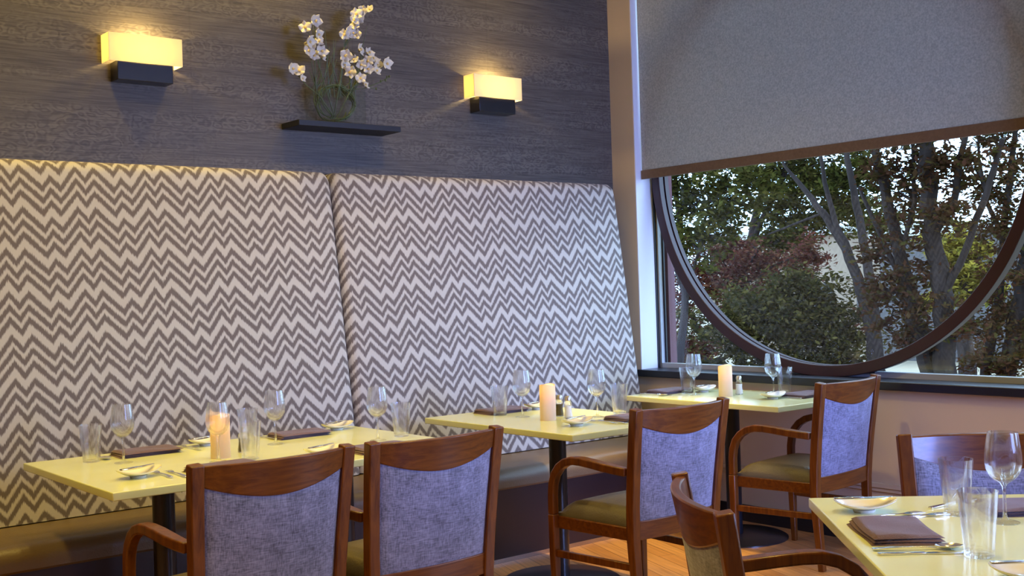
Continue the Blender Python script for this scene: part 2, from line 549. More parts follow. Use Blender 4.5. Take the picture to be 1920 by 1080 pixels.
# ------------------------------------------------------------------ mesh helpers
class MB:
    def __init__(self):
        self.v = []
        self.f = []
        self.uv = None
    def add(self, vs, fs):
        b = len(self.v)
        self.v += [tuple(p) for p in vs]
        self.f += [tuple(i + b for i in f) for f in fs]
        return self
    def box(self, x0, x1, y0, y1, z0, z1):
        vs = [(x, y, z) for z in (z0, z1) for x, y in ((x0, y0), (x1, y0), (x1, y1), (x0, y1))]
        return self.add(vs, [(0, 3, 2, 1), (4, 5, 6, 7), (0, 1, 5, 4), (1, 2, 6, 5), (2, 3, 7, 6), (3, 0, 4, 7)])
    def lathe(self, prof, n=32, cx=0, cy=0, closed=False):
        """prof: list of (r, z)"""
        vs, fs = [], []
        for r, z in prof:
            for i in range(n):
                a = 2 * PI * i / n
                vs.append((cx + r * math.cos(a), cy + r * math.sin(a), z))
        m = len(prof)
        rng = m if closed else m - 1
        for j in range(rng):
            k = (j + 1) % m
            for i in range(n):
                i2 = (i + 1) % n
                fs.append((j * n + i, j * n + i2, k * n + i2, k * n + i))
        if not closed:
            if prof[0][0] > 1e-6:
                fs.append(tuple(reversed(range(n))))
            if prof[-1][0] > 1e-6:
                fs.append(tuple(range((m - 1) * n, m * n)))
        return self.add(vs, fs)
    def sweep(self, pts, sec, side=(1, 0, 0)):
        """sweep closed section sec [(a,b)] (a along side axis, b along normal) on pts; sec may be a list per point"""
        side = Vector(side)
        n = len(pts)
        P = [Vector(p) for p in pts]
        ns = len(sec[0]) if isinstance(sec[0], list) else len(sec)
        vs = []
        for i in range(n):
            t = (P[min(i + 1, n - 1)] - P[max(i - 1, 0)]).normalized()
            s = (side - t * side.dot(t)).normalized()
            nn = t.cross(s)
            sc = sec[i] if isinstance(sec[0], list) else sec
            for a, b in sc:
                vs.append(tuple(P[i] + s * a + nn * b))
        fs = []
        for i in range(n - 1):
            for j in range(ns):
                k = (j + 1) % ns
                fs.append((i * ns + j, i * ns + k, (i + 1) * ns + k, (i + 1) * ns + j))
        fs.append(tuple(reversed(range(ns))))
        fs.append(tuple(range((n - 1) * ns, n * ns)))
        return self.add(vs, fs)
    def tube(self, pts, r, n=8):
        rs = r if isinstance(r, (list, tuple)) else [r] * len(pts)
        P = [Vector(p) for p in pts]
        d = (P[-1] - P[0]).normalized()
        side = Vector((1, 0, 0)) if abs(d.x) < 0.8 else Vector((0, 0, 1))
        sec = [[(q * math.cos(2 * PI * j / n), q * math.sin(2 * PI * j / n)) for j in range(n)] for q in rs]
        return self.sweep(P, sec, side)
    def slab(self, fn, nu, nv, th):
        """grid surface fn(u,v)->point (front), thickness vector th(u,v)->Vector (back offset)"""
        g = [[Vector(fn(i / nu, j / nv)) for i in range(nu + 1)] for j in range(nv + 1)]
        h = [[Vector(fn(i / nu, j / nv)) + Vector(th(i / nu, j / nv)) for i in range(nu + 1)] for j in range(nv + 1)]
        w = nu + 1
        vs = [p for row in g for p in row] + [p for row in h for p in row]
        o = w * (nv + 1)
        fs = []
        for j in range(nv):
            for i in range(nu):
                a = j * w + i
                fs.append((a, a + 1, a + w + 1, a + w))
                fs.append((o + a, o + a + w, o + a + w + 1, o + a + 1))
        for i in range(nu):
            fs.append((i, o + i, o + i + 1, i + 1))
            a = nv * w + i
            fs.append((a, a + 1, o + a + 1, o + a))
        for j in range(nv):
            a = j * w
            fs.append((a, a + w, o + a + w, o + a))
            a = j * w + nu
            fs.append((a, o + a, o + a + w, a + w))
        return self.add(vs, fs)
    def build(self, name, m, parent=None, smooth=True, bevel=0.0, seg=2, subsurf=0, angle=40):
        me = bpy.data.meshes.new(name)
        me.from_pydata([tuple(p) for p in self.v], [], self.f)
        bm = bmesh.new()
        bm.from_mesh(me)
        bmesh.ops.remove_doubles(bm, verts=bm.verts, dist=1e-6)
        bmesh.ops.recalc_face_normals(bm, faces=bm.faces)
        bm.to_mesh(me)
        bm.free()
        me.materials.append(m)
        o = bpy.data.objects.new(name, me)
        COL.objects.link(o)
        if parent:
            o.parent = parent
        if bevel:
            b = o.modifiers.new('bevel', 'BEVEL')
            b.width = bevel
            b.segments = seg
            b.limit_method = 'ANGLE'
            b.angle_limit = R(35)
        if subsurf:
            s = o.modifiers.new('sub', 'SUBSURF')
            s.levels = subsurf
            s.render_levels = subsurf
        if smooth:
            for p in me.polygons:
                p.use_smooth = True
            me.set_sharp_from_angle(angle=R(angle))
        return o

def tag(o, label=None, cat=None, group=None, kind=None):
    if label: o['label'] = label
    if cat: o['category'] = cat
    if group: o['group'] = group
    if kind: o['kind'] = kind
    return o

def empty(name, loc, rz=0.0):
    o = bpy.data.objects.new(name, None)
    o.empty_display_size = 0.1
    o.location = loc
    o.rotation_euler = (0, 0, rz)
    COL.objects.link(o)
    return o

def copy_tree(o, loc=None, rz=None, label=None, parent=None):
    c = o.copy()
    COL.objects.link(c)
    if parent: c.parent = parent
    for ch in list(o.children):
        copy_tree(ch, parent=c)
    if loc is not None: c.location = loc
    if rz is not None: c.rotation_euler = (0, 0, rz)
    if label: c['label'] = label
    return c

def struct(o):
    o['kind'] = 'structure'
    return o

# ------------------------------------------------------------------ room shell
XW, YW, ZC = 5.16, 5.35, 3.6
OY0, OY1, OZ0, OZ1 = 2.573, 5.149, 0.80, 3.38      # opening of the big window
struct(MB().box(-4.2, 5.40, -3.0, 5.5, -0.12, 0.0).build('floor', M['floor'], smooth=False))
struct(MB().box(-4.3, 5.47, -3.2, 5.6, ZC, ZC + 0.1).build('ceiling', M['ceiling_paint'], smooth=False))
struct(MB().box(-4.2, XW, YW, YW + 0.15, 0, ZC).build('wall_back', M['wallpaper'], smooth=False))
struct(MB().box(-4.35, -4.2, -3.0, YW + 0.15, 0, ZC).build('wall_left', M['paint_beige'], smooth=False))
w = MB()
w.box(XW, 5.40, OY1, YW + 0.15, 0, ZC)
w.box(XW, 5.40, OY0, OY1, 0, OZ0)
w.box(XW, 5.40, OY0, OY1, OZ1, ZC)
w.box(XW, 5.40, 1.65, OY0, 0, ZC)
w.box(XW, 5.40, -0.95, 1.65, 0, 0.95)
w.box(XW, 5.40, -0.95, 1.65, 2.75, ZC)
w.box(XW, 5.40, -3.0, -0.95, 0, ZC)
struct(w.build('wall_right', M['paint_beige'], smooth=False))
w = MB()
w.box(-4.2, 3.0, -3.15, -3.0, 0, ZC)
w.box(4.9, 5.40, -3.15, -3.0, 0, ZC)
w.box(3.0, 4.9, -3.15, -3.0, 0, 1.0)
w.box(3.0, 4.9, -3.15, -3.0, 2.7, ZC)
struct(w.build('wall_front', M['paint_beige'], smooth=False))
struct(MB().box(XW - 0.012, XW, -3.0, YW, 0.0, 0.095).build('baseboard_right', M['baseboard_black'], bevel=0.003))
t = MB()
t.box(XW - 0.014, XW, -3.0, YW, 0.292, 0.318)
t.box(XW - 0.008, XW, -3.0, YW, 0.272, 0.292)
struct(t.build('trim_1', M['trim_cream'], bevel=0.003))

# ------------------------------------------------------------------ the round window
win = struct(empty('window_1', (5.3, 3.861, OZ0)))
def wpart(mb, name, m, **k):
    o = mb.build(name, m, None, **k)
    o.parent = win
    o.matrix_parent_inverse = Matrix.Translation(-Vector((5.3, 3.861, OZ0)))
    return o
t = MB()
t.box(XW + 0.001, 5.305, OY1 - 0.006, OY1, 0.843, OZ1)
t.box(XW + 0.001, 5.305, OY0, OY0 + 0.006, 0.843, OZ1)
wpart(t, 'reveal', M['paint_white'], smooth=False)
wpart(MB().box(XW - 0.035, 5.40, OY0 - 0.02, OY1 + 0.02, 0.80, 0.843), 'sill', M['sill_black'], bevel=0.004)
t = MB()
t.box(5.325, 5.36, 5.128, OY1, 0.843, OZ1)
t.box(5.325, 5.36, OY0, OY0 + 0.021, 0.843, OZ1)
t.box(5.325, 5.36, OY0, OY1, OZ1 - 0.03, OZ1)
t.box(5.325, 5.37, OY0 + 0.021, 5.128, 0.843, 0.873)
wpart(t, 'window_frame', M['frame_grey'], bevel=0.002)
t = MB()
t.box(5.36, 5.372, 5.117, OY1, 0.873, OZ1)
t.box(5.36, 5.372, OY0, OY0 + 0.032, 0.873, OZ1)
t.box(5.306, 5.325, 5.138, OY1, 0.843, OZ1)  # black strip in place of the shade in the step beside the frame
t.box(5.318, 5.33, 3.57, 3.60, 0.86, 0.93)
wpart(t, 'gasket_and_shade', M['gasket_and_shade'], smooth=False)
wpart(MB().box(5.374, 5.380, OY0, OY1, 0.85, OZ1), 'glass_pane', M['pane'], smooth=False)
def ring(x0, x1, r0, r1, n=160, cy=3.861, cz=2.10):
    mb = MB()
    vs, fs = [], []
    for i in range(n):
        a = 2 * PI * i / n
        for r, x in ((r0, x0), (r1, x0), (r1, x1), (r0, x1)):
            vs.append((x, cy + r * math.cos(a), cz + r * math.sin(a)))
    for i in range(n):
        j = (i + 1) % n
        for k in range(4):
            l = (k + 1) % 4
            fs.append((i * 4 + k, i * 4 + l, j * 4 + l, j * 4 + k))
    return mb.add(vs, fs)
wpart(ring(5.28, 5.322, 1.20, 1.262), 'ring_frame', M['ring_paint'], bevel=0.004)
wpart(ring(5.322, 5.334, 1.212, 1.25), 'ring_seal', M['gasket_and_shade'])
wpart(ring(5.334, 5.366, 1.20, 1.25), 'outer_ring', M['ring_paint'])
t = MB()
t.box(5.40, 5.46, OY1 - 0.03, OY1 + 0.4, 0.2, ZC)
t.box(5.40, 5.46, OY0 - 0.4, OY0 + 0.03, 0.2, ZC)
t.box(5.40, 5.46, OY0, OY1, 0.2, 0.80)
struct(t.build('trim_2', M['mauve'], smooth=False))

# unseen windows, added as openings for the blue fill lamps
def plain_window(name, x0, x1, y0, y1, z0, z1, axis):
    t = MB()
    k = 0.05
    if axis == 'y':
        for a, b, c, d in ((x0, x1, z0, z0 + k), (x0, x1, z1 - k, z1), (x0, x0 + k, z0, z1), (x1 - k, x1, z0, z1), ((x0 + x1) / 2 - k / 2, (x0 + x1) / 2 + k / 2, z0, z1)):
            t.box(a, b, y0, y1, c, d)
    else:
        for a, b, c, d in ((y0, y1, z0, z0 + k), (y0, y1, z1 - k, z1), (y0, y0 + k, z0, z1), (y1 - k, y1, z0, z1)):
            t.box(x0, x1, a, b, c, d)
    return struct(t.build(name, M['paint_white'], smooth=False))
plain_window('unseen_window_side', 5.2, 5.26, -0.95, 1.65, 0.95, 2.75, 'x')
plain_window('unseen_window_rear', 3.0, 4.9, -3.1, -3.05, 1.0, 2.7, 'y')

# ------------------------------------------------------------------ roller shade
rs = empty('roller_shade', (5.215, 3.86, 3.55))
tag(rs, 'grey woven roller shade pulled half down over the round window', 'window shade')
def kid(mb, name, m, parent, **k):
    o = mb.build(name, m, None, **k)
    o.parent = parent
    o.matrix_parent_inverse = Matrix.Translation(-parent.location)
    return o
kid(MB().box(5.2135, 5.2165, 2.60, 5.137, 2.07, 3.54), 'shade_cloth', M['roller'], rs, smooth=False)
kid(MB().box(5.206, 5.224, 2.598, 5.139, 2.038, 2.094), 'hem_bar', M['hem'], rs, bevel=0.003)
rt = MB()
rt.tube([(5.225, 2.58, 3.55), (5.225, 5.149, 3.55)], 0.03, 20)
kid(rt, 'roller_tube', M['frame_grey'], rs)

# ------------------------------------------------------------------ banquette
def yfront(z):
    return 5.0 + 0.14 * (z - 0.48)
def banquette_back(name, x0, x1, uoff, voff, label):
    zb, zt, r = 0.4705, 2.012, 0.042
    xs = []      # (x, y push back, u)
    yb = 5.345
    for k in range(5):
        a = PI / 2 * k / 4
        xs.append((x0 + r - r * math.cos(a), r - r * math.sin(a), x0 + r * a * 0.64))
    n = 26
    for k in range(1, n):
        f = k / n
        xs.append((x0 + r + (x1 - x0 - 2 * r) * f, 0, x0 + r + (x1 - x0 - 2 * r) * f))
    for k in range(5):
        a = PI / 2 * (1 - k / 4)
        xs.append((x1 - r + r * math.cos(a), r - r * math.sin(a), x1 - r * a * 0.64))
    xs = [(x0, 0.2, x0 - 0.15)] + xs + [(x1, 0.2, x1 + 0.15)]
    zs = []
    n = 20
    rt_ = 0.055
    for k in range(n + 1):
        z = zb + (zt - rt_ - zb) * k / n
        zs.append((z, 0, (z - 0.48) * 1.0098))
    s0 = zs[-1][2]
    for k in range(1, 6):
        a = PI / 2 * k / 5
        zs.append((zt - rt_ + rt_ * math.sin(a), rt_ - rt_ * math.cos(a), s0 + rt_ * a))
    zs.append((zt, 0.2, s0 + 0.2))
    verts, uvs = [], []
    for z, dz, v in zs:
        for x, dx, u in xs:
            d = min(x - x0, x1 - x)
            rc = 0.05
            dip = rc - math.sqrt(max(0, rc * rc - (rc - d) ** 2)) if d < rc else 0
            zz = zb + (z - zb) * (zt - dip - zb) / (zt - zb)
            bulge = -0.012 * (1 - (2 * (x - x0) / (x1 - x0) - 1) ** 4)
            y = min(yb, yfront(min(z, zt)) + dx + dz + bulge)
            verts.append((x, y, zz))
            uvs.append((u - uoff, v - voff))
    W_, H_ = len(xs), len(zs)
    faces = [(j * W_ + i, j * W_ + i + 1, (j + 1) * W_ + i + 1, (j + 1) * W_ + i) for j in range(H_ - 1) for i in range(W_ - 1)]
    faces.append(tuple(range(W_)))
    back = [j * W_ for j in range(H_)] + [(H_ - 1) * W_ + i for i in range(1, W_)] + [j * W_ + W_ - 1 for j in range(H_ - 2, -1, -1)]
    faces.append(tuple(reversed(back)))
    me = bpy.data.meshes.new(name)
    me.from_pydata(verts, [], faces)
    uvl = me.uv_layers.new(name='UVMap')
    for l in me.loops:
        uvl.data[l.index].uv = uvs[l.vertex_index]
    bm = bmesh.new()
    bm.from_mesh(me)
    bmesh.ops.recalc_face_normals(bm, faces=bm.faces)
    bm.to_mesh(me)
    bm.free()
    me.materials.append(M['chevron'])
    for p in me.polygons:
        p.use_smooth = True
    me.set_sharp_from_angle(angle=R(60))
    o = bpy.data.objects.new(name, me)
    COL.objects.link(o)
    tag(o, label, 'banquette', 'tall chevron banquette backs')
    return o
banquette_back('banquette', 0.99, 3.019, 2.026, 1.2626, 'tall padded zigzag banquette panel on the left, behind the long table')
banquette_back('banquette', 3.023, 5.052, 3.067, 1.25, 'tall padded zigzag banquette panel on the right, next to the window wall')

bench = empty('banquette_bench', (3.0, 4.8, 0.0))
tag(bench, 'long brown vinyl bench seat running below the zigzag backs', 'bench')
def profile_x(pts, x0, x1):
    mb = MB()
    n = len(pts)
    vs = [(x0, y, z) for y, z in pts] + [(x1, y, z) for y, z in pts]
    fs = [(i, (i + 1) % n, n + (i + 1) % n, n + i) for i in range(n)] + [tuple(range(n)), tuple(range(n, 2 * n))]
    return mb.add(vs, fs)
pr = [(5.02, 0.365), (4.568, 0.365), (4.558, 0.375)]
for k in range(9):
    a = PI / 2 * k / 8
    pr.append((4.558 + 0.062 - 0.062 * math.cos(a), 0.402 + 0.062 * math.sin(a)))
pr += [(4.75, 0.470), (4.9, 0.470), (5.03, 0.464)]
kid(profile_x(pr, 0.6, 5.05), 'seat_cushion', M['bench_vinyl'], bench, bevel=0)
kid(MB().box(0.6, 5.045, 4.572, 5.33, 0.02, 0.365), 'bench_base', M['bench_base'], bench, smooth=False)
kid(MB().box(0.6, 5.047, 4.568, 4.58, 0.0, 0.022), 'kick_strip', M['steel_strip'], bench, smooth=False)

# ------------------------------------------------------------------ sconces
def sconce(x0, label):
    w_, y0 = 0.352, 5.25
    c = Vector((x0 + w_ / 2, YW, 2.48))
    o = empty('wall_sconce', c)
    tag(o, label, 'wall lamp', 'wall lamps above the banquette')
    x1 = x0 + w_
    z0, z1 = 2.486, 2.616
    t = MB()
    t.box(x0, x1, y0, y0 + 0.003, z0, z1)
    t.box(x0, x0 + 0.003, y0 + 0.003, YW, z0, z1)
    t.box(x1 - 0.003, x1, y0 + 0.003, YW, z0, z1)
    kid(t, 'lamp_shade', M['lamp_shade'], o, smooth=False)
    kid(MB().box(x0 + 0.04, x1 - 0.045, 5.258, YW, 2.402, 2.492), 'lamp_base', M['black_metal'], o, bevel=0.003)
    l = bpy.data.lights.new('sconce_bulb', 'POINT')
    l.energy = 10.0
    l.color = (1.0, 0.72, 0.30)
    l.shadow_soft_size = 0.02
    lo = bpy.data.objects.new('sconce_bulb', l)
    COL.objects.link(lo)
    lo.parent = o
    lo.location = (0, -0.05, 0.075)
    return o
sconce(1.897, 'lit rectangular wall lamp with black base, left of the shelf')
sconce(3.992, 'lit rectangular wall lamp with black base, between the shelf and the window')

# ------------------------------------------------------------------ shelf, vase, orchids
sh = MB().box(2.815, 3.425, 5.165, YW, 2.234, 2.264).build('wall_shelf', M['shelf_black'], bevel=0.002)
tag(sh, 'black floating wall shelf holding the glass vase', 'shelf')
vase = empty('glass_vase', (3.07, 5.245, 2.264))
tag(vase, 'square clear glass vase full of coiled green stems on the black shelf', 'vase')
t = MB()
vx0, vx1, vy0, vy1, vz0, vz1 = 2.925, 3.222, 5.185, 5.305, 2.264, 2.446
tk = 0.005
t.box(vx0, vx1, vy0, vy0 + tk, vz0, vz1).box(vx0, vx1, vy1 - tk, vy1, vz0, vz1)
t.box(vx0, vx0 + tk, vy0 + tk, vy1 - tk, vz0, vz1).box(vx1 - tk, vx1, vy0 + tk, vy1 - tk, vz0, vz1)
t.box(vx0 + tk, vx1 - tk, vy0 + tk, vy1 - tk, vz0, vz0 + 0.008)
kid(t, 'vase_body', M['vase_glass'], vase, smooth=False)
t = MB()
rnd = random.Random(3)
for k in range(10):
    cx, cz = 3.07 + rnd.uniform(-.015, .015), 2.375 + rnd.uniform(-.006, .006)
    ra, rb = rnd.uniform(.098, .116), rnd.uniform(.078, .092)
    y0 = 5.245 + rnd.uniform(-.04, .04)
    a0, a1 = rnd.uniform(0, 2 * PI), rnd.uniform(3.5, 5.8)
    pts = [(cx + ra * math.cos(a0 + a1 * i / 28), y0 + 0.008 * math.sin(i * .7), cz + rb * math.sin(a0 + a1 * i / 28)) for i in range(29)]
    t.tube(pts, 0.0035, 6)
kid(t, 'coiled_stems', M['stem_green'], vase)
t = MB()
for k in range(26):
    bx_, by_ = 3.05 + rnd.uniform(-.07, .07), 5.25 + rnd.uniform(-.03, .03)
    dx, hh = rnd.uniform(-.10, .10), rnd.uniform(.10, .40) * (1 if k < 12 else .6)
    bx_ = 3.07 + (.10 if k % 2 else -.105) + rnd.uniform(-.02, .02) if k % 3 else bx_
    pts = [(bx_, by_, 2.40), (bx_ + dx * .2, by_, 2.45), (bx_ + dx * .6, by_ - .02, 2.42 + hh * .55), (bx_ + dx, by_ - .035, 2.42 + hh)]
    t.tube(pts, [.003, .0032, .0026, .001], 5)
kid(t, 'grass_blades', M['stem_green'], vase)

def make_flower():
    t = MB()
    for k in range(5):
        a = PI / 2 + 2 * PI * k / 5
        wd = 0.016 if k in (1, 4) else 0.011
        L_ = 0.027
        def fn(u, v, a=a, wd=wd, L_=L_):
            s = (u - 0.5) * 2
            r = L_ * v
            ww = wd * math.sin(PI * min(1, 0.12 + v * 0.86)) ** 0.7
            x = s * ww
            yy = -0.006 - 0.010 * v * v + 0.004 * s * s
            return (x * -math.sin(a) + r * math.cos(a), yy - 0.001 * k, x * math.cos(a) + r * math.sin(a))
        t.slab(fn, 4, 5, lambda u, v: (0, 0.0012, 0))
    fl = t.build('flower', M['petal'], None)
    h = MB()
    h.lathe([(0, -0.004), (0.005, -0.003), (0.006, 0.001), (0.004, 0.006), (0, 0.008)], 10)
    h = h.build('flower_heart', M['petal_heart'], fl)
    h.location = (0, -0.010, -0.003)
    return fl
proto_flower = make_flower()
first_flower = [True]
SPRAYS = [
 ('orchid spray with a tall column of white blossoms, leftmost upright one in the vase', [[3.05,5.24,2.29],[3.05,5.22,2.306],[2.998,5.2,2.426],[2.964,5.2,2.533],[2.944,5.2,2.641],[2.942,5.2,2.763]],
  [[2.931,2.774,1],[2.883,2.733,1],[2.94,2.704,.9],[2.887,2.665,1],[2.923,2.653,1],[2.958,2.673,.8],[2.891,2.617,1],[2.965,2.619,1],[2.93,2.599,.9],[2.974,2.598,.8]]),
 ('short orchid spray with two white blossoms hanging low over the left of the vase', [[3.04,5.24,2.29],[3.04,5.22,2.306],[2.959,5.2,2.396],[2.884,5.2,2.444],[2.829,5.2,2.499]],
  [[2.803,2.524,.9],[2.848,2.51,1],[2.853,2.475,.6]]),
 ('orchid spray reaching highest, white blossoms tapering to the upper right', [[3.056,5.24,2.29],[3.056,5.23,2.307],[3.082,5.2,2.489],[3.111,5.2,2.658],[3.171,5.2,2.804],[3.248,5.2,2.864]],
  [[3.258,2.869,.7],[3.219,2.864,.8],[3.185,2.838,1],[3.204,2.817,.9],[3.158,2.801,.9],[3.17,2.774,.8],[3.13,2.742,1],[3.107,2.723,.9],[3.165,2.74,.9],[3.181,2.731,.8]]),
 ('bushy orchid spray of white blossoms leaning right above the shelf', [[3.07,5.24,2.29],[3.082,5.22,2.322],[3.151,5.2,2.453],[3.22,5.2,2.51],[3.262,5.2,2.55],[3.324,5.2,2.58],[3.347,5.2,2.596]],
  [[3.191,2.656,1],[3.113,2.618,1],[3.25,2.643,.9],[3.108,2.573,.9],[3.167,2.598,.8],[3.198,2.576,.8],[3.241,2.6,.9],[3.282,2.618,.9],[3.307,2.592,1],[3.347,2.596,1],[3.135,2.531,1],[3.246,2.558,.9],[3.286,2.55,.8],[3.195,2.503,.9],[3.217,2.471,.8]]),
]
for lab, stem, fls in SPRAYS:
    o = empty('orchid_spray', (3.06, 5.24, 2.28))
    tag(o, lab, 'flower', 'orchids in the vase')
    t = MB()
    t.tube(stem, [0.004] * 2 + [0.003] * (len(stem) - 2), 6)
    for x, z, s in fls:       # little side stalks to each blossom
        q = min(stem, key=lambda p: (p[0] - x) ** 2 + (p[2] - z) ** 2 + (0 if p[2] < z + .03 else .05))
        t.tube([q, ((q[0] + x) / 2, 5.195, (q[2] + z) / 2 + .01), (x, 5.195, z)], 0.0016, 5)
    kid(t, 'stem', M['stem_green'], o)
    for x, z, s in fls:
        if first_flower[0]:
            f = proto_flower
            first_flower[0] = False
        else:
            f = copy_tree(proto_flower)
        f.parent = o
        f.location = Vector((x, 5.19 + rnd.uniform(-.02, .02), z)) - o.location
        f.rotation_euler = (rnd.uniform(-.5, .4), rnd.uniform(-.6, .6), rnd.uniform(-.9, .7))
        f.scale = (s * 1.3, s * 1.3, s * 1.3)
    if lab.startswith('bushy'):
        t = MB()
        t.tube([(3.1, 5.21, 2.44), (3.22, 5.2, 2.455), (3.33, 5.2, 2.50), (3.39, 5.2, 2.535)], [0.0022] * 4, 5)
        t.tube([(3.25, 5.2, 2.465), (3.30, 5.19, 2.46)], 0.0018, 5)
        for x, z in ((3.33, 2.505), (3.36, 2.512), (3.385, 2.535), (3.3, 2.462), (3.37, 2.53)):
            t.lathe([(0, z - .009), (.005, z - .003), (.005, z + .003), (0, z + .009)], 8, x, 5.2)
        kid(t, 'bud_stem', M['stem_green'], o)

# ------------------------------------------------------------------ tables
def rect_points(w_, d_): ...
def table(loc, rz, w_, d_, cols, label, group=None, disc=0.28):
    """w_ along local x, d_ along local y; origin on the floor below the top's centre"""
    o = empty('dining_table', loc, rz)
    tag(o, label, 'table', group)
    MB().box(-w_ / 2, w_ / 2, -d_ / 2, d_ / 2, 0.732, 0.760).build('tabletop', M['tabletop'], o, bevel=0.003)
    for cx, cy in cols:
        MB().lathe([(0.041, 0.018), (0.041, 0.722)], 32, cx, cy).build('pedestal_column', M['black_metal'], o)
        MB().box(cx - 0.085, cx + 0.085, cy - 0.16, cy + 0.16, 0.718, 0.7315).build('mounting_plate', M['black_metal'], o, bevel=0.002)
        MB().lathe([(disc, 0.0), (disc, 0.006), (disc - 0.01, 0.012), (0.10, 0.02), (0.0, 0.021)], 48, cx, cy).build('base_disc', M['black_metal'], o)
    return o
ZT = 0.7601
table((2.045, 4.21, 0), 0, 1.47, 0.98, ((-0.385, -0.03), (0.385, -0.03)), 'long pale yellow glass table before the left zigzag panel, with two chairs')
table((3.535, 4.125, 0), 0, 0.715, 1.08, ((0.0, -0.03),), 'pale yellow glass table before the right zigzag panel, between the other two')
table((4.805, 4.09, 0), 0, 0.62, 1.06, ((0.0, 0.03),), 'pale glass table in the corner under the window')
# free table in the foreground: corner A, side AB runs towards the camera, AC to the right
A4 = Vector((2.677, 2.024))
ab = Vector((-0.683, -0.730))
ac = Vector((0.730, -0.683))
L4, W4 = 1.07, 0.95
c4 = A4 + ab * (L4 / 2) + ac * (W4 / 2)
table((c4.x, c4.y, 0), math.atan2(ab.y, ab.x), L4, W4, ((0, 0),), 'pale glass table in the right foreground, set at an angle')

# ------------------------------------------------------------------ chairs
def make_chair():
    o = empty('armchair', (0, 0, 0))
    sec = [(-0.5, -0.5), (0.5, -0.5), (0.5, 0.5), (-0.5, 0.5)]
    def rs(w_, d_): return [(a * w_, b * d_) for a, b in sec]
    def yl(z):      # lean of the stiles
        return 0.008 - 0.058 * max(0.0, (z - 0.40) / 0.49) ** 1.3
    def xo(z):      # stile centre line
        return 0.226 + 0.036 * min(1, z / 0.89)
    for s in (-1, 1):
        zz = [0.0, 0.12, 0.25, 0.38, 0.5, 0.62, 0.74, 0.84, 0.892]
        pts = [(s * xo(z), yl(z) - 0.015 * max(0, 0.3 - z) / 0.3, z) for z in zz]
        ws = [rs(0.030 + 0.012 * min(1, z / .35), 0.030 + 0.010 * min(1, z / .35)) for z in zz]
        MB().sweep(pts, ws).build('back_leg', M['chair_wood'], o, bevel=0.004)
    # arms flowing into the front legs
    for s in (-1, 1):
        path = [(s * .264, 0.012, .640), (s * .268, .06, .644), (s * .270, .13, .650), (s * .270, .20, .657), (s * .270, .26, .661), (s * .270, .31, .660),
                (s * .270, .355, .648), (s * .269, .395, .624), (s * .268, .425, .590), (s * .267, .442, .548), (s * .266, .449, .50), (s * .265, .450, .42)]
        wd = [.030, .040, .046, .046, .044, .042, .040, .038, .036, .036, .035, .035]
        MB().sweep(path, [rs(a, .034) for a in wd]).build('armrest', M['chair_wood'], o, bevel=0.006, seg=3)
        leg = [(s * .265, .450, .42), (s * .265, .449, .25), (s * .265, .446, .1), (s * .264, .443, 0)]
        MB().sweep(leg, [rs(.035, .034), rs(.034, .033), rs(.029, .029), rs(.026, .026)]).build('front_leg', M['chair_wood'], o, bevel=0.004)
        MB().sweep([(s * .231, .015, .256), (s * .262, .437, .256)], rs(.018, .030)).build('stretcher', M['chair_wood'], o, bevel=0.003)
        MB().sweep([(s * .226, .02, .386), (s * .245, .437, .386)], rs(.022, .052)).build('side_rail', M['chair_wood_rail'], o, bevel=0.003)
    MB().box(-.25, .25, .435, .457, .360, .412).build('front_rail', M['chair_wood_rail'], o, bevel=0.004)
    # curved back pieces
    def bow(s, z):
        k = 0.018 + 0.030 * max(0, (z - .40) / .49)
        return -k * (1 - s * s)
    def hw(z): return xo(z) - 0.018
    def curved(name, m, z0f, z1f, y0, th, nu=24, nv=6, **k):
        def fn(u, v):
            s = 2 * u - 1
            z = z0f(s) + (z1f(s) - z0f(s)) * v
            return (s * hw(z), yl(z) + bow(s, z) + y0, z)
        return MB().slab(fn, nu, nv, lambda u, v: (0, th, 0)).build(name, m, o, **k)
    zr = lambda s: 0.772 + 0.050 * abs(s) ** 1.9
    curved('top_rail', M['chair_wood_rail'], zr, lambda s: 0.886 + 0.0 * s, -0.014, 0.026, bevel=0.004)
    curved('lower_back_rail', M['chair_wood_rail'], lambda s: .366, lambda s: .442, -0.013, 0.026, nv=2, bevel=0.003)
    # padded back, swelling a little on both faces
    def fn(u, v):
        s = 2 * u - 1
        z = .440 + (zr(s) + .003 - .440) * v
        e = min(1, (1 - abs(s)) * 9, v * 12 + .15, (1 - v) * 12 + .15)
        puff = -0.007 * math.sqrt(max(0, e))
        return (s * (hw(z) - .001), yl(z) + bow(s, z) - 0.006 + puff, z)
    MB().slab(fn, 24, 14, lambda u, v: (0, 0.020 + 0.024 * math.sqrt(max(0, min(1, (1 - abs(2 * u - 1)) * 7, v * 9 + .1, (1 - v) * 9 + .1))), 0)).build('backrest_pad', M['chair_fabric'], o)
    # seat cushion
    def top(u, v):
        s, t = 2 * u - 1, v
        x = s * (.222 + .022 * t)
        if abs(s) > .9: pass
        y = .022 + .425 * t
        e = min(1, (1 - abs(s)) * 5) ** .5
        e2 = min(1, t * 8 + .2, (1 - t) * 6) ** .5
        z = .425 + .050 * e * e2 + .012 * (1 - s * s) * math.sin(PI * min(1, t * .9 + .1))
        return (x, y, z)
    MB().slab(top, 20, 16, lambda u, v: (0, 0, -(top(u, v)[2] - .408))).build('seat_cushion', M['seat_leather'], o)
    return o
chair = make_chair()
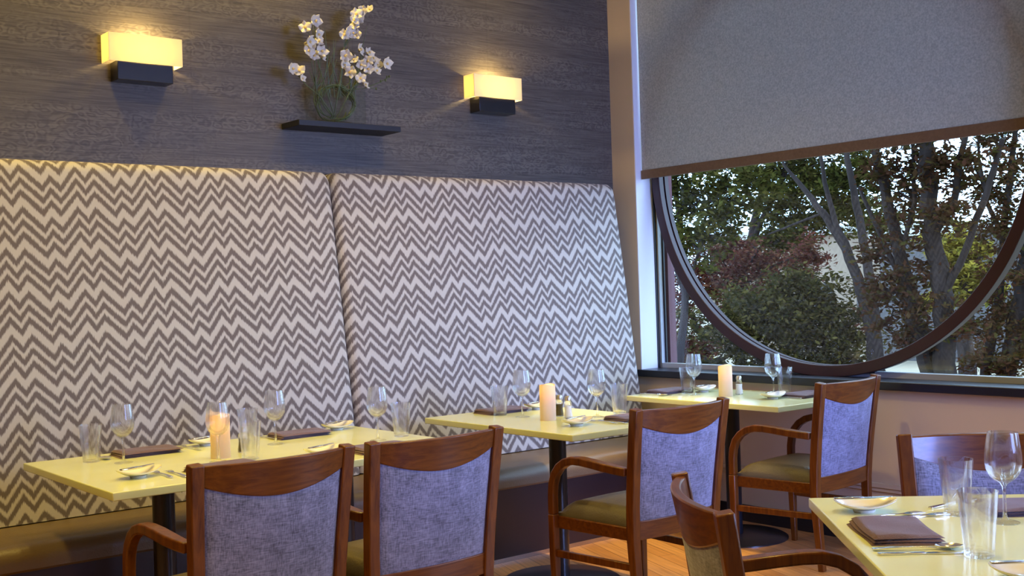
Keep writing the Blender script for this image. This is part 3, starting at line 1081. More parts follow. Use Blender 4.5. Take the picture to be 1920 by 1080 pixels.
CH = [
 ((1.638, 3.281), 2.2, 'wooden armchair with grey fabric back, left one of the two at the long table'),
 ((2.245, 3.277), 1.5, 'wooden armchair with grey fabric back, the right one of the two at the long table'),
 ((3.439, 3.261), 1.3, 'wooden armchair with grey fabric back at the middle table'),
 ((4.722, 3.364), 5.8, 'wooden armchair with grey fabric back at the corner table under the window'),
 ((2.059, 1.806), -127.0, 'wooden armchair with curved top rail seen end-on, left of the foreground table'),
 ((3.284, 1.787), 133.0, 'wooden armchair behind the foreground table, facing the camera, at the right edge'),
]
for i, (p, a, lab) in enumerate(CH):
    c = chair if i == 0 else copy_tree(chair)
    c.location = (p[0], p[1], 0)
    c.rotation_euler = (0, 0, R(a))
    tag(c, lab, 'chair', 'wooden armchairs at the tables')

# ------------------------------------------------------------------ tableware builders
def hide_proto(o): pass
def wine_glass_mesh():
    outer = [(0.0, 0.0), (0.034, 0.0), (0.0355, 0.0015), (0.032, 0.0035), (0.012, 0.007), (0.006, 0.013), (0.0042, 0.03), (0.0040, 0.07), (0.0050, 0.090),
             (0.010, 0.098), (0.022, 0.105), (0.034, 0.117), (0.0415, 0.133), (0.0445, 0.150), (0.0435, 0.172), (0.0400, 0.197), (0.0358, 0.2245)]
    inner = [(0.0347, 0.2245), (0.0388, 0.197), (0.0423, 0.172), (0.0433, 0.150), (0.0403, 0.134), (0.0328, 0.119), (0.021, 0.1085), (0.009, 0.1035), (0.0, 0.1025)]
    return MB().lathe(outer + inner, 48)
def tumbler_mesh():
    outer = [(0.0, 0.0), (0.0300, 0.0), (0.0320, 0.002), (0.0335, 0.03), (0.0395, 0.10), (0.0435, 0.1440)]
    inner = [(0.0418, 0.1440), (0.0378, 0.10), (0.0318, 0.03), (0.0295, 0.014), (0.020, 0.0105), (0.0, 0.0100)]
    return MB().lathe(outer + inner, 40)
WG = wine_glass_mesh().build('wine_glass', M['glass'])
TU = tumbler_mesh().build('tumbler', M['glass'])
used = set()
def place(proto, loc, rz, label, cat, group):
    if proto.name in used:
        o = copy_tree(proto)
    else:
        o = proto
        used.add(proto.name)
    o.location = loc
    o.rotation_euler = (0, 0, rz)
    tag(o, label, cat, group)
    return o

def make_dish():
    o = empty('bread_dish', (0, 0, 0))
    a, b = 0.083, 0.054
    nr, na = 10, 48
    vs, fs = [], []
    def z(r, t):
        return 0.010 + 0.010 * r ** 2.2 + 0.014 * (r ** 3) * math.cos(t) ** 2
    def xy(r, t):
        ex = 1 + 0.05 * math.cos(3 * t + .6)
        return (a * r * math.cos(t) * ex, b * r * math.sin(t) * ex)
    mb = MB()
    top = [(0, 0, z(0, 0))]
    for i in range(1, nr + 1):
        for j in range(na):
            t = 2 * PI * j / na
            x, y = xy(i / nr, t)
            top.append((x, y, z(i / nr, t)))
    bot = [(x * .985, y * .985, zz - 0.0035) for x, y, zz in top]
    n = len(top)
    f = []
    for base, fl in ((0, False), (n, True)):
        for j in range(na):
            q = (base, base + 1 + j, base + 1 + (j + 1) % na)
            f.append(q)
            for i in range(nr - 1):
                p = base + 1 + i * na
                f.append((p + j, p + na + j, p + na + (j + 1) % na, p + (j + 1) % na))
    p = 1 + (nr - 1) * na
    for j in range(na):
        f.append((p + j, n + p + j, n + p + (j + 1) % na, p + (j + 1) % na))
    mb.add(top + bot, f)
    mb.build('dish_bowl', M['porcelain'], o, angle=60)
    MB().lathe([(0.026, 0.0), (0.027, 0.0), (0.030, 0.0078), (0.0, 0.0075)], 32).build('foot_ring', M['porcelain'], o)
    return o
DISH = make_dish()

def flat_outline(name, pts, z0, th, mb=None):
    """closed outline with thickness; z0 may be function of x"""
    mb = mb or MB()
    n = len(pts)
    zf = z0 if callable(z0) else (lambda x, y: z0)
    vs = [(x, y, zf(x, y)) for x, y in pts] + [(x, y, zf(x, y) + th) for x, y in pts]
    fs = [tuple(reversed(range(n))), tuple(range(n, 2 * n))] + [(i, (i + 1) % n, n + (i + 1) % n, n + i) for i in range(n)]
    mb.add(vs, fs)
    return mb
def strip(mb, cl, z, th):
    """centre line [(x, y, halfwidth)] -> thin solid strip following z(x)"""
    n = len(cl)
    vs = []
    for x, y, h in cl:
        for s, dz in ((-1, 0), (1, 0), (1, th), (-1, th)):
            vs.append((x, y + s * h, z(x) + dz))
    fs = []
    for i in range(n - 1):
        for k in range(4):
            l = (k + 1) % 4
            fs.append((i * 4 + k, i * 4 + l, (i + 1) * 4 + l, (i + 1) * 4 + k))
    fs += [(3, 2, 1, 0), tuple((n - 1) * 4 + k for k in range(4))]
    return mb.add(vs, fs)
def make_knife(L_=0.21):
    o = empty('table_knife', (0, 0, 0))
    k = L_ / .21
    hz = lambda x: 0.0
    strip(MB(), [(-.105 * k, 0, .006), (-.098 * k, 0, .008), (-.05 * k, 0, .0068), (0.0, 0, .0055)], hz, .005).build('knife_handle', M['silver'], o, bevel=.0015)
    strip(MB(), [(0.0, 0, .0052), (.01 * k, 0, .008), (.05 * k, 0.0005, .009), (.085 * k, 0.001, .0085), (.1 * k, .003, .005), (.105 * k, .005, .001)], lambda x: 0.001, .0018).build('knife_blade', M['silver'], o)
    return o
KN = make_knife()
BK = make_knife(0.155)
BK.name = 'butter_knife'
def zc(x):
    return 0.0016 + 0.010 * max(0, (x - .04) / .06) ** 1.0 * max(0, (0.105 - x) / .065) * 1.2 + (0.004 if x < .02 else 0.004 * max(0, (.05 - x) / .03)) * (1 if x > -.09 else .5)
def make_fork():
    o = empty('fork', (0, 0, 0))
    strip(MB(), [(-.10, 0, .0065), (-.093, 0, .0085), (-.06, 0, .0065), (-.01, 0, .0035), (.035, 0, .004), (.042, 0, .007), (.05, 0, .0105), (.06, 0, .0115)], zc, .0022).build('fork_handle', M['silver'], o, bevel=.0007)
    t = MB()
    for y in (-.0098, -.0033, .0033, .0098):
        strip(t, [(.058, y, .0019), (.08, y, .0017), (.10, y * .97, .0009)], zc, .0018)
    t.build('tines', M['silver'], o)
    return o
FK = make_fork()
def make_spoon():
    o = empty('spoon', (0, 0, 0))
    strip(MB(), [(-.10, 0, .0065), (-.093, 0, .0085), (-.06, 0, .006), (-.01, 0, .0034), (.03, 0, .003), (.044, 0, .004)], zc, .0024).build('spoon_handle', M['silver'], o, bevel=.0007)
    t = MB()
    def fn(u, v):
        a = 2 * PI * u
        r = v
        return (.071 + .031 * r * math.cos(a), .0195 * r * math.sin(a), .0015 + .0085 * r * r)
    vs = [(.071, 0, .0012)]
    n, m_ = 28, 7
    for j in range(1, m_ + 1):
        for i in range(n):
            vs.append(fn(i / n, j / m_))
    lo = [(x, y, z - .0012) for x, y, z in vs]
    fs = []
    for base in (0, len(vs)):
        for i in range(n):
            fs.append((base, base + 1 + i, base + 1 + (i + 1) % n))
            for j in range(m_ - 1):
                p = base + 1 + j * n
                fs.append((p + i, p + n + i, p + n + (i + 1) % n, p + (i + 1) % n))
    p = 1 + (m_ - 1) * n
    for i in range(n):
        fs.append((p + i, p + (i + 1) % n, len(vs) + p + (i + 1) % n, len(vs) + p + i))
    t.add(vs + lo, fs)
    t.build('spoon_bowl', M['silver'], o, angle=70)
    return o
SP = make_spoon()

def make_napkin():
    """stack of soft folded layers, ~0.245 x 0.165"""
    t = MB()
    Lx, Ly = .1225, .082
    for k in range(3):
        z0 = .0005 + .0068 * k
        sh_ = (.004 * (k - 1), -.003 * (k - 1))
        def fn(u, v, z0=z0, k=k, sh_=sh_):
            s, q = 2 * u - 1, 2 * v - 1
            ex = .010
            # pillow-like layer with rounded borders
            e = min(1, (1 - abs(s)) * 12, (1 - abs(q)) * 9)
            z = z0 + .0062 * math.sqrt(max(0, e)) + (.0022 * math.sin(s * 4 + k) * math.cos(q * 3 + k)) * e * (k / 2)
            x = s * Lx * (1 - .004 * k) + sh_[0] + .003 * math.sin(q * 2 + k)
            y = q * Ly * (1 - .01 * k) + sh_[1] + .003 * math.sin(s * 2.5 + k)
            return (x, y, z)
        t.slab(fn, 22, 16, lambda u, v, fn=fn, z0=z0: (0, 0, z0 - fn(u, v)[2] - .0004 * 0))
    return t.build('folded_napkin', M['napkin'], None)
NP = make_napkin()

def make_candle():
    o = empty('pillar_candle', (0, 0, 0))
    r, h = .0375, .165
    n = 40
    t = MB()
    prof_o = [(0, 0), (r, 0), (r, .02), (r, .06), (r, .10), (r * .995, .14), (r * .985, h)]
    prof_i = [(r * .985 - .006, h - .002), (r * .80, .145), (r * .74, .120), (r * .5, .108), (0, .106)]
    t.lathe(prof_o + prof_i, n)
    # uneven melted rim
    t.v = [(x, y, z + (.004 * math.sin(math.atan2(y, x) * 2 + .8) if z > .15 else 0)) for x, y, z in t.v]
    t.build('wax_body', M['wax'], o, angle=50)
    f = MB().lathe([(0, .108), (.004, .112), (.0055, .120), (.003, .130), (0, .137)], 12)
    m, nt, b = mat('candle_flame') if 'candle_flame' not in bpy.data.materials else (bpy.data.materials['candle_flame'], None, None)
    if nt:
        b.inputs['Emission Color'].default_value = (1, .55, .2, 1)
        b.inputs['Emission Strength'].default_value = 6
    f.build('flame', m, o)
    l = bpy.data.lights.new('candle_light', 'POINT')
    l.energy = .16
    l.color = (1, .66, .34)
    l.shadow_soft_size = .006
    lo = bpy.data.objects.new('candle_light', l)
    COL.objects.link(lo)
    lo.parent = o
    lo.location = (0, 0, .146)
    return o
CD = make_candle()

def make_shaker(kind):
    o = empty(kind + '_shaker', (0, 0, 0))
    MB().lathe([(0, 0), (.0195, 0), (.0215, .003), (.0215, .012), (.0185, .03), (.0175, .045), (.019, .06), (.0165, .072), (.0135, .078), (.0135, .082), (0, .082)], 28).build('shaker_glass', M['glass'], o)
    MB().lathe([(0, .004), (.0175, .004), (.0185, .012), (.0160, .03), (.0150, .045), (.0160, .056), (0, .056)], 24).build('contents', M['salt' if kind == 'salt' else 'pepper'], o)
    MB().lathe([(.0145, .080), (.0155, .081), (.0155, .094), (.012, .101), (0, .103)], 24).build('shaker_cap', M['cap'], o)
    return o
SALT, PEP = make_shaker('salt'), make_shaker('pepper')

# ------------------------------------------------------------------ laying the tables
T1, T2, T3, T4 = 'the long table', 'the middle table', 'the corner table', 'the foreground table'
H2 = 90
for p, lab, t in (
    ((1.586, 4.374), 'empty wine glass at the left end of the long table', T1),
    ((1.846, 4.096), 'empty wine glass standing before the candle on the long table', T1),
    ((2.229, 4.379), 'empty wine glass behind the candle on the long table, beside a dark napkin', T1),
    ((2.569, 4.122), 'empty wine glass at the right end of the long table, beside a tumbler', T1),
    ((3.484, 4.284), 'empty wine glass left of the candle on the middle table', T2),
    ((3.694, 3.985), 'empty wine glass right of the shakers on the middle table', T2),
    ((4.722*0+4.735, 4.318), 'empty wine glass left of the candle on the corner table', T3),
    ((4.94, 3.94), 'empty wine glass right of the candle on the corner table', T3),
    ((2.722, 1.469), 'large empty wine glass in the right foreground, with two tumblers', T4)):
    place(WG, (p[0], p[1], ZT), 0, lab, 'wine glass', 'wine glasses')
for p, lab in (
    ((1.51, 4.509), 'clear tumbler at the far left of the long table'),
    ((1.959, 4.060), 'clear tumbler right of the candle on the long table, seen over the nearest chair'),
    ((2.229-.05, 4.53), 'clear tumbler at the back of the long table, behind the candle'),
    ((2.71, 4.159), 'clear tumbler at the right end of the long table'),
    ((3.463, 4.431), 'clear tumbler on the left of the middle table, before a napkin'),
    ((3.848, 3.994), 'clear tumbler on the right edge of the middle table'),
    ((4.785, 4.437-.02), 'clear tumbler on the left of the corner table'),
    ((5.055, 3.955), 'clear tumbler at the right end of the corner table, under the round window'),
    ((2.735, 1.604), 'clear tumbler on the foreground table, the one further back'),
    ((2.362, 1.336), 'clear tumbler on the foreground table, the nearest one')):
    place(TU, (p[0], p[1], ZT), 0, lab, 'tumbler', 'water tumblers')
for p, a, lab in (
    ((2.02, 4.60), 8, 'white bread dish at the back of the long table, left of the candle'),
    ((1.491, 3.975), 8, 'white bread dish at the front left corner of the long table'),
    ((2.655, 4.61), 8, 'white bread dish at the back right of the long table'),
    ((2.195, 3.93), 8, 'white bread dish on the long table, mostly hidden by the chair'),
    ((3.76, 4.50), 0, 'white bread dish behind the candle on the middle table'),
    ((3.415, 3.822), 0, 'white bread dish at the front of the middle table, before the candle'),
    ((4.90, 4.40), 0, 'white bread dish behind the candle on the corner table'),
    ((4.80, 3.835), 0, 'white bread dish at the front of the corner table'),
    ((2.615, 1.80), -41, 'white bread dish at the far left corner of the foreground table'),
    ((2.245, 1.165), -41, 'white bread dish in the bottom right corner of the picture')):
    place(DISH, (p[0], p[1], ZT), R(a), lab, 'dish', 'bread dishes')
    d = place(BK, (p[0], p[1], ZT + .0345), R(a + (14 if a >= 0 else 3)), lab.replace('white bread dish', 'butter knife on the dish'), 'knife', 'butter knives on the dishes')
for p, a, lab in (
    ((1.745, 4.56), 0, 'folded brown napkin at the back left of the long table'),
    ((2.43, 4.55), 0, 'folded brown napkin at the back middle of the long table'),
    ((1.775, 3.90), 4, 'folded brown napkin on the long table, its tip left of the nearest chair'),
    ((2.42, 3.875), 0, 'folded brown napkin on the long table, seen between the two chairs'),
    ((3.56, 4.545), 0, 'folded brown napkin at the back of the middle table'),
    ((3.735, 3.79), 0, 'folded brown napkin at the front right of the middle table'),
    ((4.77, 4.535), 0, 'folded brown napkin at the back left of the corner table'),
    ((5.00, 3.775), 0, 'folded brown napkin at the front right of the corner table'),
    ((2.432, 1.592), 47.5, 'folded plum-brown napkin in full view on the foreground table'),
    ((2.905, 1.50), -41, 'folded brown napkin at the right edge, behind the foreground wine glass')):
    place(NP, (p[0], p[1], ZT), R(a), lab, 'napkin', 'folded napkins')
for p, lab in (
    ((1.900, 4.195), 'lit ivory pillar candle on the long table'),
    ((3.475, 4.085), 'lit ivory pillar candle on the middle table'),
    ((4.775, 4.13), 'lit ivory pillar candle on the corner table')):
    place(CD, (p[0], p[1], ZT), 0, lab, 'candle', 'pillar candles')
for pr_, p, lab in ((PEP, (3.615, 4.165), 'pepper shaker beside the candle on the middle table'),
                    (SALT, (3.600, 4.085), 'salt shaker right of the pepper on the middle table'),
                    (PEP, (2.03, 4.27), 'pepper shaker right of the candle on the long table, behind a tumbler'),
                    (SALT, (4.885, 4.13), 'salt shaker right of the candle on the corner table')):
    place(pr_, (p[0], p[1], ZT), 0, lab, 'shaker', 'salt and pepper shakers')
CUT = [
 (FK, (1.608, 3.925), 87, 'fork beside the nearest front napkin of the long table'),
 (FK, (1.568, 3.955), 87, 'fork beside the front left dish of the long table'),
 (FK, (1.93, 4.56), 92, 'fork between the back left napkin and a dish on the long table'),
 (SP, (1.57, 4.60), -88, 'spoon left of the back left napkin on the long table'),
 (FK, (2.20+.095, 4.60), 92, 'fork left of the back right napkin on the long table'),
 (FK, (3.555, 3.81), 90, 'fork left of the front napkin on the middle table'),
 (FK, (3.585, 3.78), 90, 'second fork, right against the front napkin of the middle table'),
 (SP, (4.60, 4.50), -90, 'spoon left of the back napkin on the corner table'),
 (KN, (4.635, 4.50), -90, 'knife against the back napkin on the corner table'),
 (FK, (4.86, 3.80), 90, 'fork left of the front napkin on the corner table'),
 (SP, (2.325, 1.465), -41, 'spoon at the near side of the plum-brown napkin on the foreground table'),
 (KN, (2.303, 1.43), -41, 'knife at the near side of the plum-brown napkin, under the nearest tumbler'),
 (FK, (2.600, 1.712), -23, 'fork behind the plum-brown napkin on the foreground table'),
 (FK, (2.625, 1.660), -23, 'fork reaching out from under the plum-brown napkin towards the tumblers'),
 (KN, (2.86, 1.685), -5, 'knife at the back of the foreground table, before the far tumbler'),
]
for pr_, p, a, lab in CUT:
    place(pr_, (p[0], p[1], ZT), R(a), lab, {'fork': 'fork', 'spoon': 'spoon', 'table_knife': 'knife'}[pr_.name.split('.')[0]], 'cutlery on the tables')

# ------------------------------------------------------------------ outside
struct(MB().box(5.47, 120, -60, 90, -1.4, -1.2).build('ground', M['earth'], smooth=False))
def building(label, x, y0, y1, z0, z1, floors, wallm):
    o = empty('building', (x, (y0 + y1) / 2, z0))
    tag(o, label, 'building')
    kid(MB().box(x, x + 8, y0, y1, z0, z1), 'wall', wallm, o, smooth=False)
    kid(MB().box(x - .25, x + 8, y0 - .2, y1 + .2, z1, z1 + .28), 'roof_edge', M['building_white'], o, smooth=False)
    for k in range(floors):
        zz = z0 + 1.2 + k * 3.0
        n = int((y1 - y0) / 2.4)
        for i in range(n):
            yy = y0 + 1.2 + i * 2.4
            kid(MB().box(x - .04, x + .02, yy - .7, yy + .7, zz, zz + 1.2), 'window', M['building_dark'], o, smooth=False)
    return o
building('pinkish building with a pale roof edge far behind the trees, left part of the view', 34, 21.5, 30, -1.2, 2.9, 1, M['building_wall'])
building('low building with a dark facade and pale roof edge behind the trees at the right', 31, 14.0, 20.5, -1.2, 2.55, 1, M['building_dark'])
rd = MB().box(14, 24, 5, 18.5, -1.2, -1.17).build('parking_ground', M['asphalt'], smooth=False)
struct(rd)

def make_tree(trunks, clusters, leafm, seed, size=0.05, dens=1.0):
    rn = random.Random(seed)
    base = trunks[0][0]
    o = empty('tree', (base[0], base[1], -1.2))
    t = MB()
    # finish first trunk down to the ground
    for bi, br in enumerate(trunks):
        pts = [Vector(p[:3]) for p in br]
        rad = [p[3] * .78 for p in br]
        if bi == 0 or pts[0].z < 0.6:
            pts = [Vector((pts[0].x, pts[0].y, -1.2))] + pts
            rad = [rad[0] * 1.25] + rad
        P2, R2 = [], []
        for i in range(len(pts) - 1):
            for k in range(4):
                f = k / 4
                q = pts[i].lerp(pts[i + 1], f)
                q += Vector((rn.uniform(-1, 1), rn.uniform(-1, 1), 0)) * rad[i] * .22
                P2.append(q)
                R2.append(rad[i] + (rad[i + 1] - rad[i]) * f)
        P2.append(pts[-1]); R2.append(rad[-1])
        t.tube(P2, R2, 9)
    # twigs from the nearest wood to every cluster
    allp = [Vector(p[:3]) for br in trunks for p in br]
    for c in clusters:
        cc = Vector(c[:3])
        q = min(allp, key=lambda p: (p - cc).length + (0.5 if p.z > cc.z else 0))
        if (q - cc).length < 1.6:
            mid = q.lerp(cc, .5) + Vector((rn.uniform(-.1, .1), rn.uniform(-.1, .1), .08))
            t.tube([q, mid, cc], [.016, .011, .006], 5)
            for k in range(3):
                e = cc + Vector((rn.uniform(-1, 1), rn.uniform(-1, 1), rn.uniform(-.6, 1))) * c[3]
                t.tube([mid.lerp(cc, .6), e], [.006, .003], 4)
    kid(t, 'trunk', M['bark'], o)
    f = MB()
    vs, fs = [], []
    for c in clusters:
        r = c[3] * 1.25
        n = int(1000 * dens * (c[3] / .2) ** 1.6)
        # several small clumps so sky shows between
        clumps = [(Vector(c[:3]) + Vector((rn.gauss(0, .6), rn.gauss(0, .6), rn.gauss(0, .5))) * r, rn.uniform(.18, .5) * r) for _ in range(14)]
        for _ in range(n):
            cc, cr = rn.choice(clumps)
            p = cc + Vector((rn.gauss(0, 1), rn.gauss(0, 1), rn.gauss(0, .6))) * cr
            s = size * rn.uniform(.55, 1.2)
            a = Vector((rn.gauss(0, 1), rn.gauss(0, 1), rn.gauss(0, .5))).normalized()
            b = a.cross(Vector((rn.gauss(0, .5), rn.gauss(0, .5), 1))).normalized()
            i = len(vs)
            vs += [tuple(p - a * s), tuple(p + b * s * .5 - a * s * .1), tuple(p + a * s), tuple(p - b * s * .5 - a * s * .1)]
            fs.append((i, i + 1, i + 2, i + 3))
    me = bpy.data.meshes.new('foliage')
    me.from_pydata(vs, [], fs)
    me.materials.append(leafm)
    fo = bpy.data.objects.new('foliage', me)
    COL.objects.link(fo)
    fo.parent = o
    fo.matrix_parent_inverse = Matrix.Translation(-o.location)
    return o
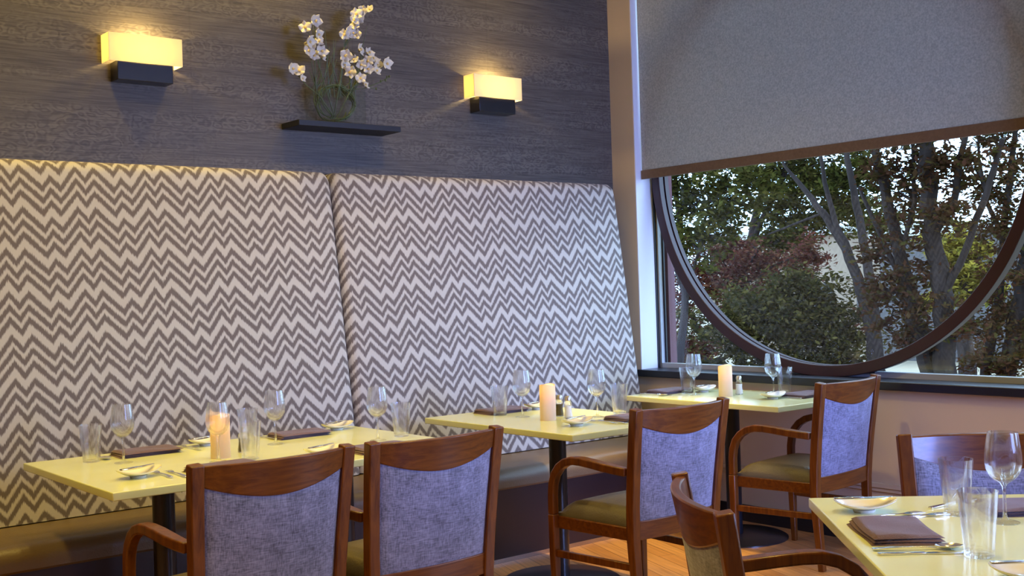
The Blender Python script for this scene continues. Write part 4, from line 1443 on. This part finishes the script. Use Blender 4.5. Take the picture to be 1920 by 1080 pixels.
TREES = {
 'a': ([[[7.8,7.34,0.35,0.055],[7.8,7.19,1.23,0.043],[7.8,7.24,2.01,0.031],[7.8,7.28,2.5,0.023],[7.8,7.2,3.23,0.016]],[[7.8,7.19,1.23,0.023],[7.8,7.01,1.66,0.016],[7.8,6.87,2.08,0.009]],[[7.8,7.24,2.01,0.016],[7.8,7.04,2.33,0.009],[7.8,6.78,2.73,0.008]]],
  [[7.8,7.27,2.31,0.15],[7.8,7.12,2.15,0.15],[7.8,6.87,2.03,0.17],[7.8,7.13,1.81,0.16],[7.8,6.82,1.79,0.16],[7.8,6.59,2.06,0.16],[7.8,7.32,1.92,0.11],[7.8,6.73,2.26,0.16],[7.8,7.04,2.38,0.13],[7.8,6.32,2.17,0.14],[7.8,7.4,1.63,0.12],[7.8,6.78,2.64,0.19],[7.8,7.15,2.83,0.19],[7.8,7.0,3.24,0.19],[7.8,6.43,3.97,0.21],[7.8,6.89,2.76,0.21],[7.8,6.41,3.32,0.16],[7.8,6.72,2.79,0.17],[7.8,6.37,4.43,0.22],[7.8,7.14,4.49,0.19],[7.8,6.66,4.04,0.19],[7.8,6.53,4.36,0.2],[7.8,6.99,4.69,0.22],[7.8,7.08,3.75,0.18],[7.8,7.18,2.87,0.19],[7.8,7.21,2.89,0.22],[7.8,7.29,4.46,0.21]]),
 'b': ([[[12.2,11.17,-0.67,0.073],[12.2,10.92,0.55,0.061],[12.2,10.31,1.28,0.037],[12.2,9.92,1.77,0.024]],[[12.2,10.92,0.55,0.049],[12.2,11.29,1.15,0.024],[12.2,11.17,1.6,0.024]],[[12.2,11.14,-0.06,0.037],[12.2,10.54,0.33,0.037],[12.2,9.97,0.56,0.018]]],
  [[12.2,10.97,1.59,0.27],[12.2,10.58,1.73,0.24],[12.2,10.16,1.57,0.26],[12.2,9.94,1.27,0.24],[12.2,10.4,1.28,0.25],[12.2,9.76,1.55,0.2],[12.2,10.79,1.25,0.25],[12.2,11.19,1.3,0.21],[12.2,11.36,0.84,0.21],[12.2,11.22,0.46,0.23],[12.2,11.49,0.23,0.18],[12.2,10.82,0.55,0.21],[12.2,9.24,1.53,0.18],[12.2,9.07,1.73,0.15],[12.2,10.29,1.9,0.17]]),
 'c': ([[[10.2,6.74,-0.14,0.122],[10.2,6.81,0.45,0.102],[10.2,6.9,0.99,0.087],[10.2,7.05,1.49,0.071],[10.2,7.21,1.82,0.061],[10.2,7.56,2.24,0.041],[10.2,7.89,2.62,0.02],[10.2,8.08,3.29,0.02]],[[10.2,6.81,0.45,0.092],[10.2,6.82,0.99,0.076],[10.2,6.89,1.59,0.061],[10.2,7.0,2.14,0.051],[10.2,7.08,2.59,0.041],[10.2,7.18,3.43,0.02]],[[10.2,7.21,1.82,0.041],[10.2,7.38,2.4,0.031],[10.2,7.43,2.8,0.02]],[[10.2,6.84,0.39,0.041],[10.2,7.35,0.65,0.031],[10.2,7.89,0.93,0.02],[10.2,8.33,0.93,0.01]],[[10.2,7.05,1.49,0.031],[10.2,7.43,2.06,0.02],[10.2,8.14,1.88,0.012]]],
  [[10.2,8.1,1.05,0.27],[10.2,8.48,0.99,0.26],[10.2,7.75,0.93,0.26],[10.2,7.46,1.16,0.19],[10.2,7.9,0.7,0.27],[10.2,7.48,0.71,0.25],[10.2,8.26,0.7,0.23],[10.2,7.15,0.71,0.17],[10.2,7.34,0.94,0.19],[10.2,7.81,1.22,0.22],[10.2,8.87,0.99,0.21],[10.2,7.16,0.49,0.16],[10.2,7.63,0.45,0.17],[10.2,8.5,0.51,0.16],[10.2,8.2,0.4,0.15],[10.2,9.06,0.37,0.14],[10.2,8.64,0.81,0.21],[10.2,7.1,3.94,0.2],[10.2,7.9,5.41,0.27],[10.2,8.16,4.85,0.27],[10.2,7.77,4.89,0.27],[10.2,7.87,4.54,0.23],[10.2,7.85,3.8,0.28],[10.2,7.03,3.41,0.2],[10.2,7.89,3.36,0.21],[10.2,7.49,4.43,0.19],[10.2,7.54,4.11,0.2],[10.2,7.91,4.63,0.2],[10.2,7.58,4.44,0.27],[10.2,7.15,3.54,0.19]]),
 'd': ([[[14.0,11.76,-0.9,0.112],[14.0,11.81,0.6,0.098],[14.0,11.6,1.76,0.084],[14.0,11.38,2.4,0.077],[14.0,11.13,3.03,0.07],[14.0,10.98,4.38,0.042]],[[14.0,11.6,1.76,0.07],[14.0,11.27,2.31,0.056],[14.0,10.84,2.92,0.049],[14.0,10.51,3.91,0.028]],[[14.0,11.38,2.4,0.042],[14.0,11.75,3.26,0.028]]],
  [[14.0,10.94,2.85,0.24],[14.0,10.55,2.89,0.25],[14.0,10.57,2.5,0.27],[14.0,10.13,2.85,0.23],[14.0,10.96,2.29,0.24],[14.0,9.82,2.67,0.23],[14.0,10.39,2.1,0.25],[14.0,9.57,2.27,0.24],[14.0,10.01,2.38,0.21],[14.0,10.78,1.88,0.24],[14.0,11.18,1.98,0.21],[14.0,9.64,2.73,0.21],[14.0,9.32,2.11,0.22],[14.0,11.34,2.97,0.2],[14.0,9.45,3.01,0.25],[14.0,10.52,3.75,0.31],[14.0,11.21,3.77,0.29],[14.0,9.78,3.81,0.3],[14.0,10.2,4.04,0.35],[14.0,10.73,6.62,0.3],[14.0,10.81,3.56,0.3],[14.0,10.48,4.02,0.31],[14.0,11.19,5.01,0.33],[14.0,9.87,5.96,0.26],[14.0,10.93,6.85,0.36],[14.0,10.81,3.46,0.32],[14.0,11.64,4.81,0.38],[14.0,10.58,5.36,0.32],[14.0,10.27,3.41,0.26],[14.0,10.45,6.62,0.35],[14.0,11.22,4.43,0.3]]),
 'e': ([[[8.3,4.96,0.1,0.108],[8.3,5.06,0.59,0.091],[8.3,5.18,1.02,0.083],[8.3,5.29,1.54,0.066],[8.3,5.39,1.98,0.058],[8.3,5.5,2.42,0.042],[8.3,5.53,3.09,0.025]],[[8.3,4.87,0.1,0.125],[8.3,4.94,0.68,0.116],[8.3,4.93,1.19,0.1],[8.3,4.99,1.69,0.091],[8.3,5.03,2.2,0.083],[8.3,5.09,2.93,0.05]],[[8.3,4.99,1.69,0.042],[8.3,4.81,1.93,0.037],[8.3,4.75,2.26,0.033],[8.3,4.6,2.73,0.017]],[[8.3,4.93,1.19,0.042],[8.3,4.73,1.55,0.037],[8.3,4.54,1.99,0.033],[8.3,4.4,2.38,0.025]],[[8.3,5.18,1.02,0.033],[8.3,5.34,1.45,0.029],[8.3,5.52,1.81,0.025],[8.3,5.66,2.13,0.017]],[[8.3,5.29,1.54,0.025],[8.3,5.15,1.96,0.025],[8.3,5.15,2.38,0.017]]],
  [[8.3,5.41,2.24,0.13],[8.3,5.21,2.18,0.12],[8.3,5.27,1.97,0.14],[8.3,5.53,1.59,0.13],[8.3,5.23,1.66,0.14],[8.3,5.34,1.28,0.14],[8.3,5.15,1.36,0.13],[8.3,5.16,1.06,0.14],[8.3,5.4,1.02,0.12],[8.3,4.84,2.1,0.1],[8.3,4.81,1.85,0.11],[8.3,5.12,0.81,0.12],[8.3,4.79,1.02,0.12],[8.3,5.49,1.28,0.12],[8.3,5.26,0.85,0.11],[8.3,4.94,1.86,0.1],[8.3,4.62,2.24,0.12],[8.3,4.93,2.27,0.11],[8.3,5.19,2.73,0.19],[8.3,4.73,2.75,0.16],[8.3,5.54,2.71,0.16],[8.3,5.08,3.54,0.18],[8.3,5.23,3.17,0.16],[8.3,4.72,3.22,0.14],[8.3,4.96,2.64,0.19],[8.3,5.23,2.44,0.16],[8.3,5.62,3.45,0.16],[8.3,5.39,3.61,0.18],[8.3,4.91,3.46,0.2],[8.3,5.47,3.63,0.17],[8.3,4.82,3.06,0.15],[8.3,5.29,2.83,0.17],[8.3,5.26,3.95,0.2]]),
 'f': ([[[11.0,6.19,-0.29,0.077],[11.0,6.08,0.42,0.066],[11.0,5.92,1.11,0.055],[11.0,5.83,1.96,0.044],[11.0,5.7,2.74,0.033]],[[11.0,5.85,-0.27,0.132],[11.0,5.86,0.37,0.121],[11.0,5.7,1.11,0.11],[11.0,5.53,1.94,0.088]],[[11.0,5.84,1.7,0.033],[11.0,6.02,2.08,0.028],[11.0,6.09,2.52,0.022]]],
  [[11.0,6.08,2.19,0.15],[11.0,5.91,2.23,0.16],[11.0,5.97,1.86,0.15],[11.0,5.73,1.8,0.16],[11.0,5.79,2.49,0.15],[11.0,5.76,1.53,0.14],[11.0,5.89,1.06,0.16],[11.0,6.07,0.79,0.16],[11.0,5.73,0.9,0.18],[11.0,5.79,0.58,0.16],[11.0,6.13,0.52,0.13],[11.0,5.61,1.32,0.21],[11.0,5.91,0.37,0.12],[11.0,5.52,0.64,0.21],[11.0,5.94,2.77,0.16],[11.0,5.71,3.0,0.23],[11.0,6.27,3.36,0.2],[11.0,5.38,4.05,0.21],[11.0,6.15,3.08,0.18],[11.0,6.26,3.43,0.23],[11.0,5.74,4.87,0.19],[11.0,5.51,3.98,0.24],[11.0,6.0,3.78,0.24],[11.0,5.73,4.57,0.18],[11.0,5.42,4.79,0.24],[11.0,5.65,4.04,0.25],[11.0,6.03,4.68,0.24],[11.0,5.53,4.55,0.23],[11.0,5.74,4.67,0.19]]),
 'g': ([[[19.0,10.88,0.18,0.19],[19.0,10.83,1.12,0.171],[19.0,10.77,2.06,0.095]],[[19.0,10.83,1.12,0.095],[19.0,10.53,1.67,0.057]]],
  [[19.0,10.92,1.97,0.19],[19.0,10.68,1.77,0.21],[19.0,10.94,1.5,0.21],[19.0,10.54,1.39,0.19],[19.0,11.14,1.7,0.17],[19.0,10.8,1.12,0.21],[19.0,10.45,1.11,0.17],[19.0,11.1,1.22,0.17],[19.0,17.34,-0.4,0.24],[19.0,11.48,0.94,0.17]]),
}

for key, leaf, size, dens, lab in (
    ('a', 'leaf_green', .036, 1.0, 'slender green tree at the left side of the round window'),
    ('b', 'leaf_red', .036, 1.1, 'red-leaved maple low in the left of the round window'),
    ('c', 'leaf_dark', .036, 1.2, 'dark leafy tree with a forked grey trunk in the middle of the window'),
    ('d', 'leaf_green', .05, .9, 'green tree with pale thin stems, behind the forked one'),
    ('e', 'leaf_mixed', .036, .8, 'tree with the thickest grey trunks, right of the window middle'),
    ('f', 'leaf_mixed', .036, .9, 'thin-stemmed tree at the right edge of the window'),
    ('g', 'leaf_yellow', .07, .9, 'yellow-leaved tree far off between the thick trunks')):
    tr, cl = TREES[key]
    tag(make_tree(tr, cl, M[leaf], sum(map(ord, key)), size, dens), lab, 'tree', 'trees outside the window')
